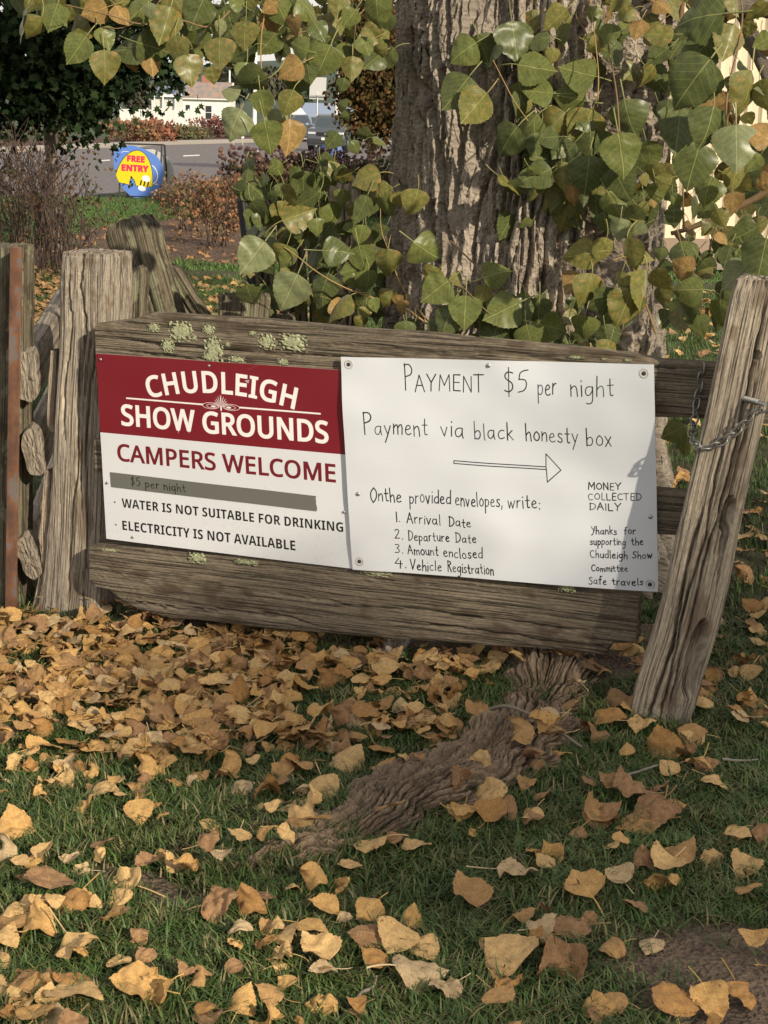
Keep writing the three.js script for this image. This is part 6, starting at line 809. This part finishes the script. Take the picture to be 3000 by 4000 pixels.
// ---------------------------------------------------------------- free entry sign on the lawn
function blob(pts, depth, bev = 0.004) { const s = new THREE.Shape(); const c = new THREE.CatmullRomCurve3(pts.map(([x, y]) => V(x, y, 0)), true); c.getPoints(60).forEach((p, i) => (i ? s.lineTo(p.x, p.y) : s.moveTo(p.x, p.y))); return new THREE.ExtrudeGeometry(s, { depth, bevelEnabled: true, bevelSize: bev, bevelThickness: bev, bevelSegments: 1, curveSegments: 8 }); }
const uvBox = (g, x0, x1, y0, y1) => { const p = g.attributes.position, u = g.attributes.uv; for (let i = 0; i < p.count; i++) u.setXY(i, (p.getX(i) - x0) / (x1 - x0), (p.getY(i) - y0) / (y1 - y0)); return g; };
{
  const B = gnd(545, 778, -0.05), k = B.clone().sub(eye).dot(CF) / FOCAL, q = (x, y) => [(x - 530) * k, (775 - y) * k]; // metres in the board's plane from photo pixels
  const t = thing('round_sign', 'round blue and yellow free entry sign on a black folding frame on the lawn', 'sign', undefined, B);
  t.rotation.y = -0.1;
  const S = 512, cv = document.createElement('canvas'); cv.width = cv.height = S; const c = cv.getContext('2d'); // covers px 425..645, py 565..775
  const X = (x) => (x - 425) / 220 * S, Y = (y) => (y - 565) / 210 * S;
  c.fillStyle = '#5f86d2'; c.fillRect(0, 0, S, S);
  c.strokeStyle = '#e8ecf4'; c.lineWidth = 8; c.lineCap = 'round'; c.beginPath(); c.moveTo(X(583), Y(645)); c.bezierCurveTo(X(612), Y(665), X(612), Y(710), X(575), Y(718)); c.stroke(); c.lineWidth = 5; c.beginPath(); c.moveTo(X(462), Y(598)); c.quadraticCurveTo(X(475), Y(591), X(490), Y(596)); c.stroke();
  c.fillStyle = '#e6cf1c'; c.strokeStyle = '#1b1b1b'; c.lineWidth = 5; c.beginPath(); c.moveTo(X(431), Y(710)); c.bezierCurveTo(X(440), Y(650), X(480), Y(590), X(525), Y(589)); c.bezierCurveTo(X(570), Y(592), X(590), Y(660), X(583), Y(727)); c.lineTo(X(516), Y(724)); c.quadraticCurveTo(X(512), Y(695), X(500), Y(697)); c.quadraticCurveTo(X(490), Y(700), X(492), Y(722)); c.closePath(); c.fill(); c.stroke();
  c.fillStyle = '#d8275a'; c.font = 'bold 100px sans-serif'; const ft = (s, x0, x1, yt, yb, rot) => { c.save(); c.translate(X(x0), Y(yb)); c.rotate(rot); const w = c.measureText(s).width, a = c.measureText('H').actualBoundingBoxAscent; c.scale((X(x1) - X(x0)) / w, (Y(yb) - Y(yt)) / a); c.strokeStyle = '#d8275a'; c.lineWidth = 9; c.strokeText(s, 0, 0); c.fillText(s, 0, 0); c.restore(); };
  ft('FREE', 481, 553, 609, 631, 0.05); ft('ENTRY', 458, 566, 644, 667, 0.03);
  // bee
  c.fillStyle = '#f4f4f4'; for (const [x, y, a, b] of [[558, 696, 17, 13], [541, 733, 16, 11]]) { c.beginPath(); c.ellipse(X(x), Y(y), a * 2.3, b * 2.3, 0.3, 0, 7); c.fill(); }
  c.fillStyle = '#e6cf1c'; c.beginPath(); c.ellipse(X(553), Y(717), 50, 26, 0.2, 0, 7); c.fill(); c.fillStyle = '#161616'; for (const x of [537, 551, 565]) { c.save(); c.translate(X(x), Y(715 + (x - 551) * 0.2)); c.rotate(0.25); c.fillRect(-7, -24, 13, 48); c.restore(); }
  const bm = new THREE.MeshStandardMaterial({ map: canvasTex(cv), roughness: 0.5 }), back = mat([0.62, 0.62, 0.58], 0.6), fr = M.steelDark;
  const out = [[430, 640], [432, 600], [462, 576], [510, 573], [560, 588], [605, 615], [625, 660], [620, 710], [590, 745], [545, 768], [505, 768], [470, 740], [440, 690]].map(([x, y]) => q(x, y));
  const fg = uvBox(blob(out, 0.012, 0.002), (425 - 530) * k, (645 - 530) * k, 0, 210 * k);
  part('board', fg, bm, t);
  const bg = blob(out, 0.012, 0.002); const bb = part('board', bg, back, t); bb.position.set(0.12, -0.01, -0.42); bb.rotation.x = 0.12; bb.userData.label = 'plain pale reverse of the second board';
  const [xl] = q(450, 0), [xr] = q(612, 0), hh = 1.0;
  for (const [x, z] of [[xl, 0.02], [xr, 0.02], [xl + 0.04, -0.45], [xr + 0.04, -0.45]]) part('leg', cylBetween(V(x, 0, z), V(x, hh, z < 0 ? -0.22 : -0.16), 0.016, 0.016, 6), fr, t);
  part('crossbar', cylBetween(V(xl, hh, -0.17), V(xr + 0.03, hh, -0.19), 0.016, 0.016, 6), fr, t); part('crossbar', cylBetween(V(xl, 0.05, 0.01), V(xr, 0.05, 0.01), 0.012, 0.012, 6), fr, t);
}
{ // small bright sign in front of the parked cars
  const B = gnd(1285, 668, -0.05), k = B.clone().sub(eye).dot(CF) / FOCAL, t = thing('roadside_sign', 'small blue and yellow roadside sign peeping above the dusky hydrangeas', 'sign', undefined, B);
  const S = 256, cv = document.createElement('canvas'); cv.width = cv.height = S; const c = cv.getContext('2d'); c.fillStyle = '#6f90dc'; c.fillRect(0, 0, S, S); c.fillStyle = '#efd93a'; c.beginPath(); c.ellipse(110, 190, 80, 90, 0, 0, 7); c.fill(); c.fillStyle = '#d8275a'; c.fillRect(70, 80, 60, 26); c.fillRect(60, 120, 90, 26); c.fillStyle = '#f4f4f4'; c.beginPath(); c.ellipse(180, 150, 26, 20, 0, 0, 7); c.fill();
  const g = uvBox(blob([[-55, 40], [-45, 85], [0, 100], [45, 88], [58, 45], [40, 10], [0, 0], [-42, 10]].map(([x, y]) => [x * k, y * k]), 0.012, 0.002), -60 * k, 60 * k, 0, 100 * k);
  part('board', g, new THREE.MeshStandardMaterial({ map: canvasTex(cv), roughness: 0.5 }), t);
  for (const x of [-40, 40]) part('leg', cylBetween(V(x * k, 0, -0.03), V(x * k, 60 * k, -0.06), 0.015, 0.015, 6), M.steelDark, t);
}

// ---------------------------------------------------------------- buildings
const white = mat([0.8, 0.78, 0.72], 0.7), glassM = mat([0.03, 0.035, 0.04], 0.12), trimM = mat([0.72, 0.70, 0.65], 0.6);
function sash(parent, x, y, z, w, h, dark = glassM) { const f = part('window', boxAt(w + 0.16, h + 0.16, 0.06, x, y, z), trimM, parent); part('pane', boxAt(w, h * 0.47, 0.03, x, y + h * 0.26, z + 0.03), dark, f); part('pane', boxAt(w, h * 0.47, 0.03, x, y - h * 0.26, z + 0.03), dark, f); return f; }
const prism = (w, h, d) => { const s = new THREE.Shape([new THREE.Vector2(-w / 2, 0), new THREE.Vector2(w / 2, 0), new THREE.Vector2(0, h)]); return new THREE.ExtrudeGeometry(s, { depth: d, bevelEnabled: false }); };
{
  const D = 186, P = (px, py) => at(px, py, D), B = P(805, 480); B.y = 0; const k = D / FOCAL;
  const X = (px) => (px - 805) * k, Yw = (py) => P(805, py).y;
  const t = thing('weatherboard_cottage', 'white weatherboard cottage with brown iron roof and two sash windows across the road', 'house', undefined, B);
  const e = Yw(386), r = Yw(318);
  part('wall', boxAt(X(900) - X(715), e, 6, X(807), e / 2, -3), white, t);
  for (let y = 0.3; y < e; y += 0.32) part('weatherboard', boxAt(X(900) - X(715) + 0.02, 0.28, 0.04, X(807), y, 0.02), white, t);
  const roofM = new THREE.MeshStandardMaterial({ roughness: 0.8, map: dataTex(128, 128, (u, v, o) => { const f = fbm2(u * 3, v * 3, 4), a = clamp(0.5 + f * 1.4); o[0] = lerp(0.20, 0.33, a); o[1] = lerp(0.19, 0.22, a); o[2] = lerp(0.19, 0.16, a); }) });
  const rw = X(905) - X(700), roof = gridGeo(1, 12, (s, f) => [V(X(700) + rw * f, s ? r : e + 0.02, s ? -3.2 : 0.35), f * 2, s]); part('roof', roof, roofM, t);
  part('roof', gridGeo(1, 12, (s, f) => [V(X(700) + rw * f, s ? e : r, s ? -6.6 : -3.2), f * 2, s]), roofM, t);
  part('gable_wall', boxAt(0.1, 0.1, 0.1, X(898), e + 0.05, -3), white, t);
  const gs = prism(6.2, r - e, 0.12); gs.rotateY(Math.PI / 2); gs.translate(X(899), e, -3); part('gable', gs, white, t);
  sash(t, X(734), Yw(437), 0.05, 0.5, 1.5); sash(t, X(815), Yw(439), 0.05, 0.7, 1.5);
  part('eaves', boxAt(rw, 0.14, 0.1, X(802), e - 0.04, 0.36), trimM, t);
  // porch wing with twin gables
  part('wall', boxAt(X(715) - X(585), e * 0.96, 4, X(650), e * 0.48, -1.5), mat([0.6, 0.59, 0.55], 0.8), t);
  const bl = mat([0.17, 0.2, 0.28], 0.7);
  part('roof', gridGeo(1, 4, (s, f) => [V(lerp(X(610), X(718), f), s ? Yw(322) : e + 0.02, s ? -3 : 0.7), f, s]), bl, t);
  for (const [a, b] of [[648, 380], [708, 385]]) { const g1 = cylBetween(V(X(a - 24), Yw(318), 0.85), V(X(a), Yw(b), 0.85), 0.16, 0.16, 4); part('bargeboard', g1, mat([0.3, 0.28, 0.26], 0.8), t); part('finial', cylBetween(V(X(a - 24), Yw(320), 0.9), V(X(a - 24), Yw(300), 0.9), 0.06, 0.03, 6), white, t); }
  part('veranda_beam', boxAt(X(715) - X(625), 0.3, 0.2, X(670), Yw(378), 0.9), white, t);
  for (const x of [600, 607, 642, 690]) part('veranda_post', boxAt(0.16, Yw(380), 0.16, X(x), Yw(380) / 2, 0.9), white, t);
  part('door', boxAt(0.5, 1.9, 0.05, X(600), Yw(432), 0.53), glassM, t);
  part('chimney', boxAt(1.4, 1.2, 0.8, X(800), r + 0.1, -3.4), mat([0.32, 0.15, 0.1], 0.9), t);
}
{
  const D = 165, P = (px, py) => at(px, py, D), B = P(1255, 490); B.y = 0; const k = D / FOCAL, X = (px) => (px - 1255) * k, Yw = (py) => P(1255, py).y;
  const t = thing('blue_roofed_cottage', 'low white cottage with a blue grey iron roof beyond the cars', 'house', undefined, B), e = Yw(450), r = Yw(402), bl = mat([0.22, 0.27, 0.36], 0.6);
  part('wall', boxAt(X(1385) - X(1145), e, 5, X(1265), e / 2, -2.6), white, t);
  part('roof', gridGeo(1, 6, (s, f) => [V(lerp(X(s ? 1185 : 1165), X(s ? 1362 : 1392), f), s ? r : e + 0.02, s ? -2.6 : 0.4), f, s]), bl, t);
  const gw = prism(X(1200) - X(1140), Yw(414) - e, 0.1); gw.translate(X(1168), e, 0.3); part('gable', gw, white, t);
  part('gutter', boxAt(X(1390) - X(1165), 0.14, 0.12, X(1277), e - 0.04, 0.42), trimM, t);
  sash(t, X(1237), Yw(470), 0.0, 0.5, 0.9); sash(t, X(1300), Yw(470), 0.0, 0.5, 0.9); part('door', boxAt(0.8, 1.8, 0.08, X(1340), Yw(476), 0.0), mat([0.3, 0.3, 0.32], 0.6), t);
}
function pickets(lab, a, b, h, n) { const A = a.clone(), dir = b.clone().sub(a), L = dir.length(), ang = Math.atan2(-dir.z, dir.x), t = thing('picket_fence', lab, 'fence', undefined, A); t.rotation.y = ang; const gs = []; for (let i = 0; i < n; i++) gs.push(boxAt(0.09, h, 0.03, i / n * L, h / 2, 0)); stuff(part('pickets', mergeGeometries(gs), white, t)); for (const y of [0.25, 0.8]) part('fence_rail', boxAt(L, 0.08, 0.04, L / 2, h * y, -0.04), white, t); for (let i = 0; i <= 6; i++) part('fence_post', boxAt(0.12, h * 1.08, 0.12, L * i / 6, h * 0.54, -0.1), white, t); }
pickets('white picket fence in front of the weatherboard cottage', at(470, 502, 150).setY(0), at(790, 508, 150).setY(0), 1.9, 110);
pickets('white picket fence beside the road close to the poplar trunk', at(1385, 530, 120).setY(0), at(1560, 533, 112).setY(0), 1.2, 34);
{ // cream hall behind the poplar
  const A = gnd(2440, 1005), z = A.z, x0 = A.x + 0.1, W = 12, H = 5.2, t = thing('cream_shed', 'cream ribbed metal clad hall behind the poplar', 'building', undefined, V(x0, 0, z));
  const cr = mat([0.72, 0.60, 0.42], 0.6);
  const wall = gridGeo(1, 560, (s, f, i, j) => [V(W * f, 0.22 + s * (H - 0.22), 0.035 * ((j >> 1) % 4 === 0 ? 1 : 0)), f, s]); part('cladding', wall, cr, t);
  part('wall', boxAt(W, H, 6, W / 2, H / 2, -3.05), cr, t);
  part('plinth', boxAt(W, 0.24, 0.12, W / 2, 0.12, 0.02), mat([0.28, 0.21, 0.15], 0.9), t);
  part('roof', gridGeo(1, 2, (s, f) => [V(-0.3 + (W + 0.6) * f, s ? H + 1.4 : H, s ? -3 : 0.4), f, s]), mat([0.3, 0.28, 0.25], 0.6), t);
  part('downpipe', cylBetween(V(5.1, 0, 0.1), V(5.1, H, 0.1), 0.05, 0.05, 8), cr, t);
  const apron = boxAt(W, 0.05, 1.2, x0 + W / 2, 0.02, z + 0.72); const am = mat([0.30, 0.25, 0.21], 0.95); structure('paving', apron, am);
}
// ---------------------------------------------------------------- street things
const poleM = mat([0.6, 0.56, 0.5], 0.85);
const post2 = (name, lab, cat, a, b, depth, r, m, grp) => { const A = at(...a, depth), Bt = at(...b, depth), base = V(Bt.x, 0, Bt.z), t = thing(name, lab, cat, grp, base); part('pole', rebase(cylBetween(base, A, r, r * 0.85, 8), base), m, t); return t; };
{ const t = post2('power_pole', 'tall pale timber power pole rising behind the grey car', 'pole', [1332, 120], [1308, 480], 128, 0.15, poleM); const b = t.position; part('crossarm', rebase(cylBetween(at(1296, 250, 128), at(1352, 246, 128), 0.07, 0.07, 6), b), poleM, t); for (const x of [1300, 1324, 1348]) part('insulator', rebase(cylBetween(at(x, 249, 128), at(x + 0.5, 240, 128), 0.06, 0.05, 6), b), white, t); }
post2('white_post', 'stout white gatepost beside the weatherboard cottage', 'post', [998, 205], [994, 465], 150, 0.2, white); post2('white_post', 'thin white flue post at the end of the brown roof', 'post', [897, 272], [897, 470], 190, 0.12, white);
{ const t = post2('road_sign', 'plain grey back of a road sign on a thin steel pole', 'road sign', [1243, 300], [1235, 568], 88, 0.04, M.galv); const b = t.position, c = at(1242, 345, 88), g = boxAt(64 * 88 / FOCAL, 84 * 88 / FOCAL, 0.03); g.rotateZ(-0.03); g.translate(c.x, c.y, c.z + 0.06); part('panel', rebase(g, b), mat([0.52, 0.52, 0.5], 0.55, { metalness: 0.2 }), t); for (const dy of [-30, 30]) { const p = at(1242, 345 + dy, 88), gg = boxAt(60 * 88 / FOCAL, 0.05, 0.05); gg.translate(p.x, p.y, p.z + 0.1); part('bracket', rebase(gg, b), M.galv, t); } }
{ const B = gnd(1178, 545, 0.05), t = thing('mailbox', 'small white mailbox on a post across the road', 'mailbox', undefined, B), k = B.distanceTo(eye) / FOCAL; part('box', boxAt(16 * k, 10 * k, 14 * k, 0, 30 * k, 0), white, t); part('post', boxAt(4 * k, 26 * k, 4 * k, 0, 13 * k, 0), white, t); }
{ const c = at(1450, 520, 125), b = V(c.x, 0, c.z), t = thing('chevron_sign', 'black and white chevron board beside the road', 'road sign', undefined, b); const cv = document.createElement('canvas'); cv.width = 256; cv.height = 64; const d = cv.getContext('2d'); d.fillStyle = '#eee'; d.fillRect(0, 0, 256, 64); d.strokeStyle = '#111'; d.lineWidth = 20; for (let i = 0; i < 4; i++) { d.beginPath(); d.moveTo(10 + i * 64, 4); d.lineTo(42 + i * 64, 32); d.lineTo(10 + i * 64, 60); d.stroke(); } const bm = [mat([0.5, 0.5, 0.5]), mat([0.5, 0.5, 0.5]), mat([0.5, 0.5, 0.5]), mat([0.5, 0.5, 0.5]), new THREE.MeshStandardMaterial({ map: canvasTex(cv) }), mat([0.5, 0.5, 0.5])]; part('board', boxAt(1.0, 0.34, 0.03, 0, c.y, 0), bm, t); for (const x of [-0.35, 0.35]) part('post', boxAt(0.06, c.y, 0.06, x, c.y / 2, -0.05), M.galv, t); }
{ const c = at(1490, 517, 118), b = V(c.x, 0, c.z), t = thing('green_sign', 'white and green information sign beside the poplar trunk', 'road sign', undefined, b); part('board', boxAt(0.55, 0.95, 0.04, 0, c.y + 0.1, 0), mat([0.05, 0.25, 0.09], 0.6), t); part('header', boxAt(0.5, 0.25, 0.02, 0, c.y + 0.35, 0.035), white, t); for (const x of [-0.2, 0.2]) part('post', boxAt(0.05, c.y, 0.05, x, c.y / 2, -0.05), M.galv, t); }
for (const [px, py] of [[912, 567], [948, 566]]) { const B = gnd(px, py, 0.05), t = thing('marker_post', 'short timber marker post with a white cap on the verge', 'post', 'marker posts on the far verge', B), k = B.distanceTo(eye) / FOCAL; part('post', boxAt(4 * k, 26 * k, 4 * k, 0, 13 * k, 0), mat([0.45, 0.36, 0.25], 0.9), t); part('cap', boxAt(10 * k, 7 * k, 5 * k, 0, 28 * k, 0), white, t); }
function car(B, turn, col, lab, grp) {
  const t = thing('parked_car', lab, 'car', grp, B); t.rotation.y = turn;
  const pm = new THREE.MeshPhysicalMaterial({ roughness: 0.45, metalness: 0.3, clearcoat: 0.6, clearcoatRoughness: 0.15 }); pm.color.setRGB(...col);
  const prof = (pts, w, bev) => { const s = new THREE.Shape(pts.map(([z, y]) => new THREE.Vector2(z, y))), g = new THREE.ExtrudeGeometry(s, { depth: w - 2 * bev, bevelEnabled: true, bevelSize: bev, bevelThickness: bev, bevelSegments: 3 }); g.translate(0, 0, -(w - 2 * bev) / 2); g.rotateY(-Math.PI / 2); return g; };  // x of the shape becomes z of the car
  part('body', prof([[-2.2, 0.35], [2.15, 0.35], [2.2, 0.6], [2.12, 0.88], [1.95, 1.0], [1.0, 1.08], [-2.15, 1.06], [-2.25, 0.6]], 1.84, 0.07), pm, t);
  part('cabin', prof([[-2.05, 1.0], [1.05, 1.04], [0.35, 1.6], [0.1, 1.66], [-1.5, 1.64], [-1.95, 1.45]], 1.56, 0.09), pm, t);
  const gl2 = mat([0.06, 0.075, 0.08], 0.08, { metalness: 0.2 });
  const ws = gridGeo(6, 8, (s, f) => { const y = lerp(1.12, 1.57, s), w = lerp(0.72, 0.6, s); return [V(lerp(-w, w, f), y, lerp(1.08, 0.52, s) + 0.05 - 0.03 * Math.abs(f * 2 - 1) ** 2), f, s]; }); part('windscreen', ws, gl2, t);
  for (const sx of [-1, 1]) {
    part('side_window', gridGeo(1, 4, (s, f) => [V(sx * lerp(0.79, 0.74, s), lerp(1.12, 1.5, s), lerp(lerp(0.85, 0.35, s), lerp(-1.8, -1.65, s), f)), f, s]), gl2, t);
    part('headlight', boxAt(0.36, 0.16, 0.1, sx * 0.68, 0.83, 2.16), mat([0.75, 0.78, 0.8], 0.1, { metalness: 0.3 }), t);
    part('mirror', boxAt(0.2, 0.14, 0.12, sx * 1.0, 1.12, 0.75), pm, t);
    for (const z of [1.4, -1.4]) { const w = part('wheel', new THREE.CylinderGeometry(0.35, 0.35, 0.24, 20).rotateZ(Math.PI / 2).translate(sx * 0.83, 0.35, z), mat([0.02, 0.02, 0.02], 0.9), t); part('rim', new THREE.CylinderGeometry(0.22, 0.22, 0.26, 14).rotateZ(Math.PI / 2).translate(sx * 0.83, 0.35, z), M.galv, w); }
  }
  part('grille', boxAt(0.9, 0.2, 0.06, 0, 0.8, 2.21), mat([0.02, 0.02, 0.02], 0.4), t); part('badge', boxAt(0.12, 0.1, 0.02, 0, 0.82, 2.25), M.galv, t); part('bumper', boxAt(1.6, 0.16, 0.1, 0, 0.48, 2.22), mat([0.03, 0.03, 0.035], 0.6), t); part('number_plate', boxAt(0.4, 0.12, 0.03, 0, 0.6, 2.27), white, t);
  return t;
}
{ const B = gnd(1300, 590, -0.04); car(B, -0.12, [0.07, 0.08, 0.09], 'dark grey hatchback parked facing the viewer at the kerb'); const B2 = at(1232, 535, 108); B2.y = 0; car(B2, 0.5, [0.22, 0.27, 0.33], 'blue grey car half hidden behind the dark grey hatchback'); }
// ---------------------------------------------------------------- distant hill and woods
{
  const R = 1500, ridge = gridGeo(14, 120, (s, f) => { const a = lerp(-1.3, 1.3, f), h = (62 + 22 * n2(f * 6, 1) + 9 * n2(f * 24, 4)) * Math.sin(s * Math.PI / 2), r = R + s * 420; return [V(Math.sin(a) * r, h - 4 + (s > 0 && s < 1 ? 4 * n2(f * 60, s * 9) : 0), -Math.cos(a) * r), f * 60, s * 6]; });
  structure('hill', ridge, mat([0.05, 0.07, 0.05], 1));
  const wl = [[940, 300, 46, 62], [1060, 320, 50, 60], [1180, 330, 46, 62], [860, 320, 40, 40], [1420, 400, 60, 60], [560, 380, 60, 50]];
  wl.forEach(([px, py, rx, ry], i) => { const D = 260, c = at(px, py, D), B = V(c.x, 0, c.z), k = D / FOCAL, t = thing('distant_tree', ['broad dark tree above the cottages', 'dark tree left of the power pole', 'dark tree behind the road sign', 'low tree behind the brown roof', 'bushy tree beyond the picket fence by the poplar', 'tall tree behind the twin gables'][i], 'tree', 'trees behind the cottages', B); part('trunk', cylBetween(V(0, 0, 0), V(0, c.y, 0), 0.35, 0.2, 7), mat([0.14, 0.11, 0.09]), t); seedTo(300 + i); cloud(t, 'crown', bunch(oval, 10, 0.8, 0.8, 40 + i), foliM, 170, inBall(V(0, c.y, 0), [rx * k, ry * k, rx * k]), 0.8, 1.3, i % 2 ? [[0.09, 0.075, 0.055], [0.06, 0.065, 0.04]] : [[0.035, 0.05, 0.035], [0.05, 0.06, 0.04]]); });
}
renderer.render(scene, camera);
